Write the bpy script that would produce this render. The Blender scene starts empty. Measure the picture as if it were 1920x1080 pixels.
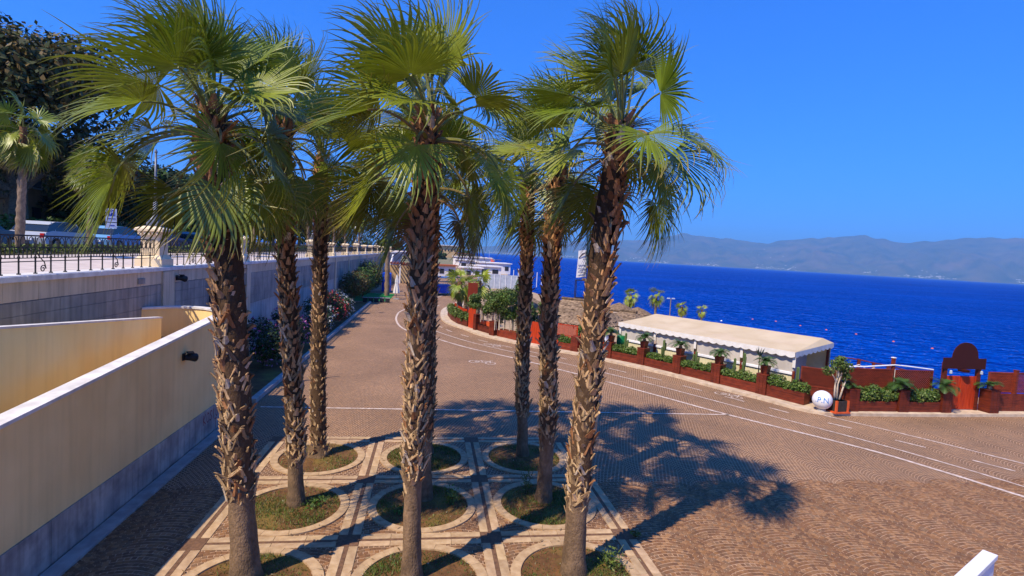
import bpy, math, random
import numpy as np
from mathutils import Vector, Matrix

# ------------------------------------------------------------------ camera, sky, sun, exposure
SC = bpy.context.scene
COL = SC.collection
R = math.radians
H = 5.127; PITCH = -0.06299; ROLL = 0.05737; YAW = 0.15217; FPX = 996.17
def cam_axes():
    cy, sy = math.cos(YAW), math.sin(YAW)
    w = lambda v: Vector((v[0]*cy+v[1]*sy, -v[0]*sy+v[1]*cy, v[2]))
    f = (0, math.cos(PITCH), math.sin(PITCH)); u = (0, -math.sin(PITCH), math.cos(PITCH)); x = (1, 0, 0)
    c, s = math.cos(ROLL), math.sin(ROLL)
    X = [c*x[i]+s*u[i] for i in range(3)]; U = [-s*x[i]+c*u[i] for i in range(3)]
    return w(X), w(U), w(f)
AX, AU, AF = cam_axes()
cam = bpy.data.cameras.new('camera'); cam.sensor_width = 36; cam.lens = FPX/1920*36
cam.clip_start = 0.1; cam.clip_end = 60000
camo = bpy.data.objects.new('camera', cam); COL.objects.link(camo)
M = Matrix((AX, AU, -AF)).transposed().to_4x4(); M.translation = (0, 0, H)
camo.matrix_world = M
SC.camera = camo
def project(x, y, z):                       # photo pixel of a world point (used only to skip what no camera here sees)
    v = Vector((x, y, z-H)); d = v.dot(AF)
    if d <= 0.1: return None
    return 960+FPX*v.dot(AX)/d, 540-FPX*v.dot(AU)/d, d

SUN_EL = R(51.0); SHX, SHY = 0.806, 0.592   # horizontal direction the shadows fall
sd = bpy.data.lights.new('sun', 'SUN'); sd.energy = 5.0; sd.angle = R(0.53); sd.color = (1.0, 0.86, 0.66)
so = bpy.data.objects.new('sun', sd); COL.objects.link(so)
ldir = Vector((SHX*math.cos(SUN_EL), SHY*math.cos(SUN_EL), -math.sin(SUN_EL)))
so.rotation_euler = ldir.to_track_quat('-Z', 'Y').to_euler()
W = bpy.data.worlds.new('World'); SC.world = W; W.use_nodes = True
nt = W.node_tree; nt.nodes.clear()
sky = nt.nodes.new('ShaderNodeTexSky'); sky.sky_type = 'NISHITA'; sky.sun_disc = False
sky.sun_elevation = SUN_EL; sky.sun_rotation = math.atan2(-SHX, -SHY)
sky.altitude = 0; sky.air_density = 1.0; sky.dust_density = 0.5; sky.ozone_density = 3.0
gm = nt.nodes.new('ShaderNodeGamma'); gm.inputs['Gamma'].default_value = 0.72
hs = nt.nodes.new('ShaderNodeMix'); hs.data_type = 'RGBA'; hs.blend_type = 'MULTIPLY'; hs.inputs['Factor'].default_value = 1; hs.inputs['B'].default_value = (0.215, 1.34, 4.0, 1)   # white balance of the photograph
bg = nt.nodes.new('ShaderNodeBackground'); bg.inputs['Strength'].default_value = 0.073
wo = nt.nodes.new('ShaderNodeOutputWorld')
nt.links.new(sky.outputs[0], gm.inputs[0]); nt.links.new(gm.outputs[0], hs.inputs['A']); nt.links.new(hs.outputs['Result'], bg.inputs[0]); nt.links.new(bg.outputs[0], wo.inputs[0])
SC.view_settings.view_transform = 'Standard'; SC.view_settings.look = 'None'
SC.view_settings.exposure = 0.45; SC.view_settings.gamma = 1.0; SC.view_settings.use_curve_mapping = False
SC.render.engine = 'CYCLES'
SC.cycles.use_denoising = True
try: SC.cycles.denoiser = 'OPENIMAGEDENOISE'
except Exception: pass
SC.cycles.max_bounces = 6; SC.cycles.transparent_max_bounces = 8; SC.cycles.volume_bounces = 0
SC.cycles.use_adaptive_sampling = True

# ------------------------------------------------------------------ materials
def srgb(r, g, b):
    f = lambda c: (c/255/12.92) if c/255 <= 0.04045 else ((c/255+0.055)/1.055)**2.4
    return (f(r), f(g), f(b))
MATS = {}
def mat(name, c1, c2=None, rough=0.7, scale=3.0, detail=4.0, bump=0.0, bscale=None, spec=0.3, metal=0.0,
        transl=0.0, attr=None, objcol=False, stretch=None, coords='Object', c3=None, scale3=0.4, fac3=0.5, streak=0.0):
    if name in MATS: return MATS[name]
    m = bpy.data.materials.new(name); m.use_nodes = True; MATS[name] = m
    t = m.node_tree; N = t.nodes; L = t.links
    b = N['Principled BSDF']; out = N['Material Output']
    b.inputs['Roughness'].default_value = rough; b.inputs['Specular IOR Level'].default_value = spec
    b.inputs['Metallic'].default_value = metal
    tc = N.new('ShaderNodeTexCoord'); vec = tc.outputs[coords]
    if coords == 'World':
        pass
    if stretch:
        mp = N.new('ShaderNodeMapping'); mp.inputs['Scale'].default_value = stretch; L.new(vec, mp.inputs[0]); vec = mp.outputs[0]
    n = N.new('ShaderNodeTexNoise'); n.inputs['Scale'].default_value = scale; n.inputs['Detail'].default_value = detail; L.new(vec, n.inputs['Vector'])
    c2 = c2 or tuple(v*0.75 for v in c1)
    mx = N.new('ShaderNodeMix'); mx.data_type = 'RGBA'
    rr = N.new('ShaderNodeMapRange'); rr.inputs[1].default_value = 0.32; rr.inputs[2].default_value = 0.68
    L.new(n.outputs['Fac'], rr.inputs[0]); L.new(rr.outputs[0], mx.inputs['Factor'])
    mx.inputs['A'].default_value = (*c2, 1); mx.inputs['B'].default_value = (*c1, 1)
    colo = mx.outputs['Result']
    if c3:
        n3 = N.new('ShaderNodeTexNoise'); n3.inputs['Scale'].default_value = scale3; n3.inputs['Detail'].default_value = 6; L.new(vec, n3.inputs['Vector'])
        r3 = N.new('ShaderNodeMapRange'); r3.inputs[1].default_value = 0.5; r3.inputs[2].default_value = 0.72; r3.inputs[4].default_value = fac3; L.new(n3.outputs['Fac'], r3.inputs[0])
        m3 = N.new('ShaderNodeMix'); m3.data_type = 'RGBA'; L.new(r3.outputs[0], m3.inputs['Factor']); L.new(colo, m3.inputs['A']); m3.inputs['B'].default_value = (*c3, 1); colo = m3.outputs['Result']
    if streak:
        ms_ = N.new('ShaderNodeMapping'); ms_.inputs['Scale'].default_value = (5, 5, 0.35); L.new(vec, ms_.inputs[0])
        ns_ = N.new('ShaderNodeTexNoise'); ns_.inputs['Scale'].default_value = 1.6; ns_.inputs['Detail'].default_value = 8; L.new(ms_.outputs[0], ns_.inputs['Vector'])
        rs_ = N.new('ShaderNodeMapRange'); rs_.inputs[1].default_value = 0.45; rs_.inputs[2].default_value = 0.75; rs_.inputs[3].default_value = 1.0; rs_.inputs[4].default_value = 1.0-streak; L.new(ns_.outputs['Fac'], rs_.inputs[0])
        mk_ = N.new('ShaderNodeMix'); mk_.data_type = 'RGBA'; mk_.blend_type = 'MULTIPLY'; mk_.inputs['Factor'].default_value = 1; L.new(colo, mk_.inputs['A']); L.new(rs_.outputs[0], mk_.inputs['B']); colo = mk_.outputs['Result']
    if attr or objcol:
        if attr:
            a = N.new('ShaderNodeVertexColor'); a.layer_name = attr; src = a.outputs['Color']
        else:
            a = N.new('ShaderNodeObjectInfo'); src = a.outputs['Color']
        mm = N.new('ShaderNodeMix'); mm.data_type = 'RGBA'; mm.blend_type = 'MULTIPLY'; mm.inputs['Factor'].default_value = 1
        L.new(src, mm.inputs['A']); L.new(colo, mm.inputs['B']); colo = mm.outputs['Result']
    L.new(colo, b.inputs['Base Color'])
    if bump > 0:
        nb = N.new('ShaderNodeTexNoise'); nb.inputs['Scale'].default_value = bscale or scale*6; nb.inputs['Detail'].default_value = 5; L.new(vec, nb.inputs['Vector'])
        bp = N.new('ShaderNodeBump'); bp.inputs['Strength'].default_value = bump; bp.inputs['Distance'].default_value = 0.02
        L.new(nb.outputs['Fac'], bp.inputs['Height']); L.new(bp.outputs[0], b.inputs['Normal'])
    if transl > 0:
        tb = N.new('ShaderNodeBsdfTranslucent'); L.new(colo, tb.inputs['Color'])
        ms = N.new('ShaderNodeMixShader'); ms.inputs[0].default_value = transl
        L.new(b.outputs[0], ms.inputs[1]); L.new(tb.outputs[0], ms.inputs[2]); L.new(ms.outputs[0], out.inputs['Surface'])
    return m

CREAM = mat('cream_render', srgb(252, 218, 150), srgb(244, 208, 140), 0.85, 1.2, bump=0.15, bscale=60, c3=srgb(228, 186, 124), scale3=0.5, fac3=0.5, streak=0.09)
YELLOW = mat('yellow_render', srgb(252, 236, 172), srgb(248, 226, 156), 0.85, 1.0, bump=0.15, bscale=60, c3=srgb(244, 212, 138), scale3=0.6, fac3=0.6, streak=0.08)
PANEL = mat('cream_panel', srgb(214, 196, 168), srgb(200, 180, 152), 0.8, 0.9, bump=0.1, bscale=50, c3=srgb(176, 156, 132), scale3=0.7, streak=0.35)
COPING = mat('coping_stone', srgb(228, 224, 218), srgb(196, 192, 188), 0.7, 4, bump=0.1)
GREYST = mat('grey_stone', srgb(168, 162, 152), srgb(134, 130, 124), 0.8, 2.5, bump=0.4, bscale=14, stretch=(1, 1, 0.5), c3=srgb(92, 92, 96), scale3=1.5, streak=0.4)
MARBLE = mat('marble_base', srgb(200, 190, 178), srgb(138, 132, 128), 0.6, 1.6, 8, bump=0.1, c3=srgb(98, 94, 96), scale3=2.2, fac3=0.7, streak=0.4)
PILLAR = mat('pillar_cream', srgb(238, 218, 182), srgb(222, 198, 158), 0.75, 2.0, bump=0.1)
IRON = mat('black_iron', (0.012, 0.012, 0.013), (0.02, 0.018, 0.016), 0.5, 20)
LAMPG = mat('lamp_grey', srgb(120, 124, 132), srgb(90, 94, 100), 0.45, 8, metal=0.3)
WHITE = mat('white_paint', srgb(232, 232, 234), srgb(214, 214, 216), 0.55, 3)
LINE = mat('line_paint', srgb(224, 206, 192), srgb(172, 148, 130), 0.8, 9, 6, c3=srgb(140, 110, 92), scale3=3, fac3=0.6)
KERB = mat('kerb_stone', srgb(206, 186, 160), srgb(176, 154, 130), 0.8, 4, bump=0.2)
KERBG = mat('kerb_grey', srgb(170, 166, 160), srgb(140, 136, 132), 0.85, 4, bump=0.2)
SLAB = mat('pale_slab', srgb(194, 166, 130), srgb(168, 138, 104), 0.8, 7, bump=0.25, objcol=True)
DARKST = mat('dark_strip', srgb(122, 90, 66), srgb(94, 68, 50), 0.85, 18, bump=0.3)
SOIL = mat('soil', srgb(120, 84, 48), srgb(84, 56, 32), 0.95, 5, 8, bump=0.9, bscale=22, c3=srgb(122, 106, 48), scale3=1.3, fac3=0.9)
RED = mat('red_wood', srgb(124, 50, 28), srgb(84, 31, 17), 0.55, 3, bump=0.25, bscale=30, stretch=(1, 1, 5), objcol=True)
REDX = mat('red_wood_bright', srgb(186, 62, 24), srgb(150, 44, 17), 0.5, 3, bump=0.15, bscale=30, stretch=(4, 4, 0.6))
SIGNBR = mat('sign_brown', srgb(58, 17, 9), srgb(53, 16, 8), 0.6, 5)
TERRA = mat('terracotta', srgb(212, 92, 44), srgb(186, 76, 36), 0.7, 6)
CANVAS = mat('tent_canvas', srgb(214, 194, 160), srgb(200, 178, 142), 0.8, 1.2, transl=0.15, bump=0.2, bscale=3, c3=srgb(216, 192, 164), scale3=0.8, fac3=0.5)
CANVASW = mat('white_canvas', srgb(236, 232, 226), srgb(220, 214, 206), 0.8, 3, transl=0.12)
PVC = mat('clear_curtain', srgb(196, 188, 178), srgb(178, 170, 162), 0.35, 3, stretch=(1, 1, 0.3))
TENTW = mat('tent_wall', srgb(216, 206, 166), srgb(200, 190, 150), 0.7, 2)
DARK = mat('dark_inside', (0.02, 0.022, 0.026), (0.03, 0.03, 0.034), 0.6, 3)
GREEN = mat('green_barrel', srgb(20, 130, 72), srgb(14, 104, 56), 0.35, 4)
BLUE = mat('blue_plastic', srgb(20, 74, 190), srgb(14, 58, 160), 0.45, 4)
CARPET = mat('green_carpet', srgb(30, 120, 50), srgb(20, 96, 40), 0.95, 8)
THATCH = mat('thatch', srgb(136, 116, 94), srgb(84, 68, 54), 0.95, 6, bump=0.8, bscale=30, objcol=True)
BARK = mat('palm_bark', (1, 1, 1), (0.62, 0.6, 0.58), 0.95, 9, 10, bump=1.0, bscale=20, stretch=(2.2, 2.2, 1.3), attr='Col')
BOOT = mat('leaf_base', (1, 1, 1), (0.55, 0.5, 0.46), 0.8, 14, 6, bump=0.5, bscale=40, objcol=True, stretch=(3, 3, 0.6))
FROND = mat('palm_frond', (1, 1, 1), (0.72, 0.76, 0.7), 0.36, 5, spec=0.5, transl=0.2, attr='Col')
LEAF = mat('leaf', (1, 1, 1), (0.7, 0.74, 0.66), 0.5, 3, spec=0.35, transl=0.18, attr='Col')
LEAFFAR = mat('leaf_dark', (1, 1, 1), (0.7, 0.72, 0.66), 0.6, 1, spec=0.25, transl=0.1, attr='Col')
WOODB = mat('tree_bark', srgb(150, 132, 108), srgb(108, 92, 74), 0.9, 8, bump=0.6, bscale=30)
PALEST = mat('pale_stem', srgb(216, 200, 176), srgb(180, 160, 134), 0.85, 10, bump=0.4)
PAVE = mat('promenade_paving', srgb(206, 192, 180), srgb(184, 170, 160), 0.85, 2.5, bump=0.1)
ASPH = mat('asphalt', (0.06, 0.06, 0.062), (0.045, 0.045, 0.047), 0.9, 6, bump=0.2)
SAND = mat('beach_sand', srgb(176, 150, 118), srgb(150, 126, 98), 0.95, 1.5, bump=0.3)
GLASSD = mat('car_glass', (0.015, 0.02, 0.025), (0.02, 0.025, 0.03), 0.08, 3, spec=0.6)
TYRE = mat('tyre', (0.015, 0.015, 0.015), (0.02, 0.02, 0.02), 0.8, 8)
CHROME = mat('rim', (0.5, 0.5, 0.52), (0.4, 0.4, 0.42), 0.3, 5, metal=0.9)
REDL = mat('tail_red', srgb(200, 24, 20), srgb(170, 18, 16), 0.3, 5)
BUOY = mat('buoy', srgb(196, 110, 96), srgb(200, 90, 70), 0.5, 5)
BLD = mat('building_cream', srgb(206, 176, 130), srgb(186, 154, 110), 0.85, 1)
BLDW = mat('building_white', srgb(232, 228, 224), srgb(214, 210, 206), 0.8, 0.5)
GREYM = mat('grey_sheet', srgb(176, 184, 196), srgb(150, 158, 172), 0.5, 2)
TILE = mat('roof_tile', srgb(170, 96, 56), srgb(136, 72, 42), 0.85, 4, bump=0.4)
GLOBE = mat('lamp_globe', srgb(240, 240, 240), srgb(226, 226, 230), 0.3, 2, transl=0.2)
PAPER = mat('sign_white', srgb(226, 232, 244), srgb(214, 220, 234), 0.5, 3)
SIGNBL = mat('sign_blue', srgb(24, 62, 180), srgb(20, 54, 160), 0.45, 3)
GRAFF = mat('graffiti_red', srgb(150, 50, 66), srgb(110, 44, 60), 0.8, 12)
BALLBL = mat('letter_blue', srgb(46, 132, 206), srgb(36, 110, 184), 0.6, 8)

# ------------------------------------------------------------------ mesh helpers
class MB:
    def __init__(s): s.v = []; s.f = []; s.c = []
    def add(s, vs, fs, col=None):
        o = len(s.v); s.v.extend([tuple(p) for p in vs]); s.f.extend([tuple(i+o for i in f) for f in fs])
        if col is not None: s.c.extend([col]*len(vs))
        return s
    def box(s, c, d, rz=0.0, taper=1.0, bev=0.0):
        hx, hy, hz = d[0]/2, d[1]/2, d[2]/2; cs, sn = math.cos(rz), math.sin(rz)
        def P(x, y, z): return (c[0]+x*cs-y*sn, c[1]+x*sn+y*cs, c[2]+z)
        if bev <= 0:
            vs = [P(-hx, -hy, -hz), P(hx, -hy, -hz), P(hx, hy, -hz), P(-hx, hy, -hz)]
            tx, ty = hx*taper, hy*taper
            vs += [P(-tx, -ty, hz), P(tx, -ty, hz), P(tx, ty, hz), P(-tx, ty, hz)]
            return s.add(vs, [(3, 2, 1, 0), (4, 5, 6, 7), (0, 1, 5, 4), (1, 2, 6, 5), (2, 3, 7, 6), (3, 0, 4, 7)])
        b = bev; vs = []
        for z, k in ((-hz, 0), (hz-b, 0), (hz, b)):
            x, y = hx-k, hy-k
            vs += [P(-x, -y, z), P(x, -y, z), P(x, y, z), P(-x, y, z)]
        fs = [(3, 2, 1, 0), (8, 9, 10, 11)]
        for r in (0, 4):
            for i in range(4): j = (i+1) % 4; fs.append((r+i, r+j, r+4+j, r+4+i))
        return s.add(vs, fs)
    def prism(s, poly, z0, z1):
        n = len(poly); vs = [(p[0], p[1], z0) for p in poly]+[(p[0], p[1], z1) for p in poly]
        fs = [tuple(range(n-1, -1, -1)), tuple(range(n, 2*n))]+[(i, (i+1) % n, n+(i+1) % n, n+i) for i in range(n)]
        return s.add(vs, fs)
    def tube(s, pts, rad, n=8, cap=True):
        pts = [Vector(p) for p in pts]; k = len(pts)
        if not hasattr(rad, '__len__'): rad = [rad]*k
        rings = []; up = None
        for i in range(k):
            t = (pts[min(i+1, k-1)]-pts[max(i-1, 0)])
            if t.length < 1e-9: t = Vector((0, 0, 1))
            t.normalize()
            if up is None: up = Vector((1, 0, 0)) if abs(t.x) < 0.8 else Vector((0, 1, 0))
            a = (up-t*up.dot(t)).normalized(); b = t.cross(a); up = a
            rings += [tuple(pts[i]+(a*math.cos(2*math.pi*j/n)+b*math.sin(2*math.pi*j/n))*rad[i]) for j in range(n)]
        fs = []
        for i in range(k-1):
            for j in range(n):
                j2 = (j+1) % n; fs.append((i*n+j, i*n+j2, (i+1)*n+j2, (i+1)*n+j))
        if cap: fs += [tuple(range(n-1, -1, -1)), tuple((k-1)*n+j for j in range(n))]
        return s.add(rings, fs)
    def lathe(s, prof, c=(0, 0, 0), n=16):
        vs = []; k = len(prof)
        for r, z in prof:
            vs += [(c[0]+r*math.cos(2*math.pi*j/n), c[1]+r*math.sin(2*math.pi*j/n), c[2]+z) for j in range(n)]
        fs = [(i*n+j, i*n+(j+1) % n, (i+1)*n+(j+1) % n, (i+1)*n+j) for i in range(k-1) for j in range(n)]
        fs += [tuple(range(n-1, -1, -1)), tuple((k-1)*n+j for j in range(n))]
        return s.add(vs, fs)
    def build(s, name, m, parent=None, origin=(0, 0, 0), smooth=False, col=None):
        o = mk(name, [(p[0]-origin[0], p[1]-origin[1], p[2]-origin[2]) for p in s.v] if tuple(origin) != (0, 0, 0) else s.v, s.f, m, parent, smooth, s.c if (s.c and len(s.c) == len(s.v)) else None)
        if col is not None: o.color = (*col, 1)
        return o
def mesh(name, v, f, m, smooth=False, cols=None):
    me = bpy.data.meshes.new(name); me.from_pydata(v if isinstance(v, list) else list(v), [], f if isinstance(f, list) else list(f))
    if m: me.materials.append(m)
    if smooth: me.polygons.foreach_set('use_smooth', [True]*len(me.polygons))
    if cols is not None and len(cols):
        ca = me.color_attributes.new('Col', 'FLOAT_COLOR', 'POINT')
        arr = np.ones((len(me.vertices), 4), np.float32); arr[:, :3] = np.asarray(cols, np.float32)[:, :3]
        ca.data.foreach_set('color', arr.ravel())
    return me
def link(name, me, parent=None):
    o = bpy.data.objects.new(name, me); COL.objects.link(o)
    if parent is not None: o.parent = parent
    return o
def mk(name, v, f, m, parent=None, smooth=False, cols=None):
    return link(name, mesh(name, v, f, m, smooth, cols), parent)
def tag(o, label, cat, group=None):
    o['label'] = label; o['category'] = cat
    if group: o['group'] = group
    return o
def thing(name, label, cat, loc=(0, 0, 0), rz=0.0, group=None):
    o = bpy.data.objects.new(name, None); COL.objects.link(o); o.empty_display_size = 0.2
    o.location = loc; o.rotation_euler = (0, 0, rz); return tag(o, label, cat, group)
def struct(o): o['kind'] = 'structure'; return o
def stuff(o): o['kind'] = 'stuff'; return o
KIDS = {}
def copy_tree(o, loc=None, rz=None, label=None, scale=None):
    kids = {}
    for x in bpy.data.objects:
        if x.parent: kids.setdefault(x.parent.name, []).append(x)
    def rec(a, par):
        c = a.copy(); COL.objects.link(c); c.parent = par
        for k in kids.get(a.name, []): rec(k, c)
        return c
    c = rec(o, None)
    if loc is not None: c.location = loc
    if rz is not None: c.rotation_euler = (0, 0, rz)
    if scale is not None: c.scale = (scale,)*3
    if label: c['label'] = label
    return c
ORD = ['first', 'second', 'third', 'fourth', 'fifth', 'sixth', 'seventh', 'eighth', 'ninth', 'tenth', 'eleventh', 'twelfth', 'thirteenth', 'fourteenth']
def local_frame(A, B):                       # x along A->B, y to its left (away from the road), z up
    d = Vector((B[0]-A[0], B[1]-A[1])); return d.length, math.atan2(d.y, d.x)
def text_mesh(txt, size, m, name, parent, mw, extr=0.004):
    cu = bpy.data.curves.new(name, 'FONT'); cu.body = txt; cu.size = size; cu.extrude = extr; cu.align_x = 'CENTER'; cu.align_y = 'CENTER'
    t = bpy.data.objects.new(name+'_tmp', cu); COL.objects.link(t)
    dg = bpy.context.evaluated_depsgraph_get(); dg.update()
    me = bpy.data.meshes.new_from_object(t.evaluated_get(dg)); bpy.data.objects.remove(t); bpy.data.curves.remove(cu)
    me.materials.clear(); me.materials.append(m); me.name = name
    me.transform(mw); return link(name, me, parent)

# ------------------------------------------------------------------ ground: cobbled plaza
CW, CR, CD = 1.25, 0.80, 0.09               # fan width, arc radius, row depth of the cobble arcs
def cobble_material():
    m = bpy.data.materials.new('cobble_paving'); m.use_nodes = True
    t = m.node_tree; N = t.nodes; L = t.links; b = N['Principled BSDF']
    b.inputs['Roughness'].default_value = 0.8; b.inputs['Specular IOR Level'].default_value = 0.25
    g = N.new('ShaderNodeNewGeometry'); sp = N.new('ShaderNodeSeparateXYZ'); L.new(g.outputs['Position'], sp.inputs[0])
    def mth(op, a, bb=None, c=None):
        n = N.new('ShaderNodeMath'); n.operation = op
        for i, q in enumerate((a, bb, c)):
            if q is None: continue
            if isinstance(q, (int, float)): n.inputs[i].default_value = q
            else: L.new(q, n.inputs[i])
        return n.outputs[0]
    u = mth('DIVIDE', sp.outputs['X'], CW); col = mth('FLOOR', u)
    lx = mth('MULTIPLY', mth('SUBTRACT', mth('FRACT', u), 0.5), CW)
    yo = mth('SUBTRACT', CR, mth('SQRT', mth('SUBTRACT', CR*CR, mth('MULTIPLY', lx, lx))))
    v = mth('DIVIDE', mth('ADD', sp.outputs['Y'], yo), CD); row = mth('FLOOR', v); fv = mth('FRACT', v)
    s = mth('ADD', mth('DIVIDE', mth('MULTIPLY', mth('ARCSINE', mth('DIVIDE', lx, CR)), CR), CD), mth('MULTIPLY', mth('FRACT', mth('ADD', mth('MULTIPLY', row, 0.6180339), mth('MULTIPLY', col, 0.377))), 1.0))
    idx = mth('FLOOR', s); fs = mth('FRACT', s)
    dv = mth('MINIMUM', fv, mth('SUBTRACT', 1.0, fv)); ds = mth('MINIMUM', fs, mth('SUBTRACT', 1.0, fs))
    d = mth('MINIMUM', dv, ds)
    stone = N.new('ShaderNodeMapRange'); stone.inputs[1].default_value = 0.05; stone.inputs[2].default_value = 0.11; L.new(d, stone.inputs[0])
    cb = N.new('ShaderNodeCombineXYZ'); L.new(col, cb.inputs[0]); L.new(row, cb.inputs[1]); L.new(idx, cb.inputs[2])
    wn = N.new('ShaderNodeTexWhiteNoise'); wn.noise_dimensions = '3D'; L.new(cb.outputs[0], wn.inputs['Vector'])
    cr = N.new('ShaderNodeValToRGB'); e = cr.color_ramp
    e.elements[0].position = 0; e.elements[0].color = (*srgb(96, 69, 48), 1); e.elements[1].position = 1; e.elements[1].color = (*srgb(134, 100, 68), 1)
    for p_, c_ in ((0.3, (113, 81, 54)), (0.55, (107, 82, 60)), (0.8, (122, 87, 55))):
        x = e.elements.new(p_); x.color = (*srgb(*c_), 1)
    L.new(wn.outputs['Value'], cr.inputs[0])
    nz = N.new('ShaderNodeTexNoise'); nz.inputs['Scale'].default_value = 0.35; nz.inputs['Detail'].default_value = 6; L.new(g.outputs['Position'], nz.inputs['Vector'])
    mr = N.new('ShaderNodeMapRange'); mr.inputs[1].default_value = 0.3; mr.inputs[2].default_value = 0.7; mr.inputs[3].default_value = 0.82; mr.inputs[4].default_value = 1.14; L.new(nz.outputs['Fac'], mr.inputs[0])
    mx = N.new('ShaderNodeMix'); mx.data_type = 'RGBA'; L.new(stone.outputs[0], mx.inputs['Factor']); mx.inputs['A'].default_value = (*srgb(182, 149, 119), 1); L.new(cr.outputs[0], mx.inputs['B'])
    ml = N.new('ShaderNodeMix'); ml.data_type = 'RGBA'; ml.blend_type = 'MULTIPLY'; ml.inputs['Factor'].default_value = 1; L.new(mx.outputs['Result'], ml.inputs['A']); L.new(mr.outputs[0], ml.inputs['B'])
    # small dark spots (gum, oil)
    n2 = N.new('ShaderNodeTexNoise'); n2.inputs['Scale'].default_value = 2.2; n2.inputs['Detail'].default_value = 3; L.new(g.outputs['Position'], n2.inputs['Vector'])
    r2 = N.new('ShaderNodeMapRange'); r2.inputs[1].default_value = 0.66; r2.inputs[2].default_value = 0.74; r2.inputs[4].default_value = 0.35; L.new(n2.outputs['Fac'], r2.inputs[0])
    m2 = N.new('ShaderNodeMix'); m2.data_type = 'RGBA'; L.new(r2.outputs[0], m2.inputs['Factor']); L.new(ml.outputs['Result'], m2.inputs['A']); m2.inputs['B'].default_value = (*srgb(84, 66, 58), 1)
    L.new(m2.outputs['Result'], b.inputs['Base Color'])
    bp = N.new('ShaderNodeBump'); bp.inputs['Strength'].default_value = 0.35; bp.inputs['Distance'].default_value = 0.012; L.new(stone.outputs[0], bp.inputs['Height']); L.new(bp.outputs[0], b.inputs['Normal'])
    return m
COBBLE = cobble_material()
K = [(3.6, 58), (2.2, 51), (1.1, 46), (0.86, 41.24), (1.15, 37.67), (2.33, 34.66), (3.15, 32.42), (4.93, 29.91), (5.73, 28.86), (7.72, 27.02), (8.87, 25.53),
     (10.88, 22.72), (11.84, 20.76), (12.91, 18.86), (13.84, 17.1), (14.97, 16.83), (19.39, 16.85), (22.87, 16.97), (40, 17.2)]
def offs(path, d):
    out = []
    for i, p in enumerate(path):
        a = path[max(i-1, 0)]; b = path[min(i+1, len(path)-1)]
        t = Vector((b[0]-a[0], b[1]-a[1])).normalized(); out.append((p[0]-t.y*d, p[1]+t.x*d))
    return out
def smooth_path(path, n=6):
    out = []
    P = [Vector(p) for p in path]
    for i in range(len(P)-1):
        p0, p1, p2, p3 = P[max(i-1, 0)], P[i], P[i+1], P[min(i+2, len(P)-1)]
        for j in range(n):
            t = j/n
            out.append(tuple(0.5*((2*p1)+(p2-p0)*t+(2*p0-5*p1+4*p2-p3)*t*t+(3*p1-p0-3*p2+p3)*t**3)))
    out.append(tuple(P[-1])); return out
plaza_poly = [(-8, -12), (40, -12), (40, 17.35)]+offs(K, 0.15)[::-1]+[(6.5, 72), (10, 100), (14, 140), (18, 205), (-8, 205)]
plaza = struct(mk('plaza_paving', [(x, y, 0) for x, y in plaza_poly], [tuple(range(len(plaza_poly)))], COBBLE))

# palm bed pattern: rings and double strips, 3 x 3 squares of 2.5 m
GX0, GY0, GS = -3.705, 14.22, 2.5
CENT = {(i, j): (GX0+(i+.5)*GS, GY0-(j+.5)*GS) for i in range(3) for j in range(3)}
RI, RO = 0.905, 1.07
def in_pattern(x, y):
    for (cx, cy) in CENT.values():
        if (x-cx)**2+(y-cy)**2 < (RO+0.03)**2: return True
    if GX0-0.2 < x < GX0+3*GS+0.2 and GY0-3*GS-0.2 < y < GY0+0.2:
        for k in range(4):
            if abs(x-(GX0+k*GS)) < 0.215 or abs(y-(GY0-k*GS)) < 0.215: return True
    return False
rng = random.Random(5)
CT = [(96, 69, 48), (113, 81, 54), (107, 82, 60), (122, 87, 55), (134, 100, 68), (108, 76, 51), (119, 89, 62), (102, 73, 49)]
COBM = mat('cobble_stone', (1.42, 1.40, 1.37), (1.16, 1.13, 1.10), 0.78, 1.2, 6, bump=0.35, bscale=50, attr='Col', spec=0.25)
def cobble_geo(w, l, col, rr):
    a, b = w/2, l/2; k = 0.004
    j = lambda: rr.uniform(-0.004, 0.004)
    low = [(-a+j(), -b+j()), (a+j(), -b+j()), (a+j(), b+j()), (-a+j(), b+j())]
    vs = [(x, y, 0.0) for x, y in low]+[(x*(1-k/a), y*(1-k/b), 0.0035+rr.uniform(-.0012, .0012)) for x, y in low]
    return vs, [(4, 5, 6, 7), (0, 1, 5, 4), (1, 2, 6, 5), (2, 3, 7, 6), (3, 0, 4, 7)], srgb(*col)
cobs = []
for c in range(-5, 14):
    x0 = (c+.5)*CW
    for rw in range(int(6.2/CD), int(11.6/CD)):
        smax = CR*math.asin((CW/2)/CR)
        off = ((rw*0.6180339+c*0.377) % 1.0)*0.8+(0.35 if rw % 2 else 0.0)
        i0 = math.floor(-smax/CD+off); i1 = math.floor(smax/CD+off)
        for i in range(i0, i1+1):
            sa, sb = max((i-off)*CD, -smax), min((i+1-off)*CD, smax)
            if sb-sa < 0.035: continue
            th = (sa+sb)/2/CR
            lx = CR*math.sin(th); yo = CR-CR*math.cos(th)
            x, y = x0+lx+rng.uniform(-.004, .004), (rw+.5)*CD-yo+rng.uniform(-.004, .004)
            if in_pattern(x, y) or x < -5.2: continue
            q = project(x, y, 0)
            if q is None or not (-60 < q[0] < 1980 and q[1] < 1120): continue
            cobs.append((q[2], x, y, th+rng.uniform(-.07, .07), (sb-sa)-0.015, CD-0.015))
cobs.sort()
variants = []
for k in range(24):
    v, f, cl = cobble_geo(CD-0.015, CD-0.015, CT[k % 8], rng); variants.append(mesh('cobble', v, f, COBM, cols=[cl]*len(v)))
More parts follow.
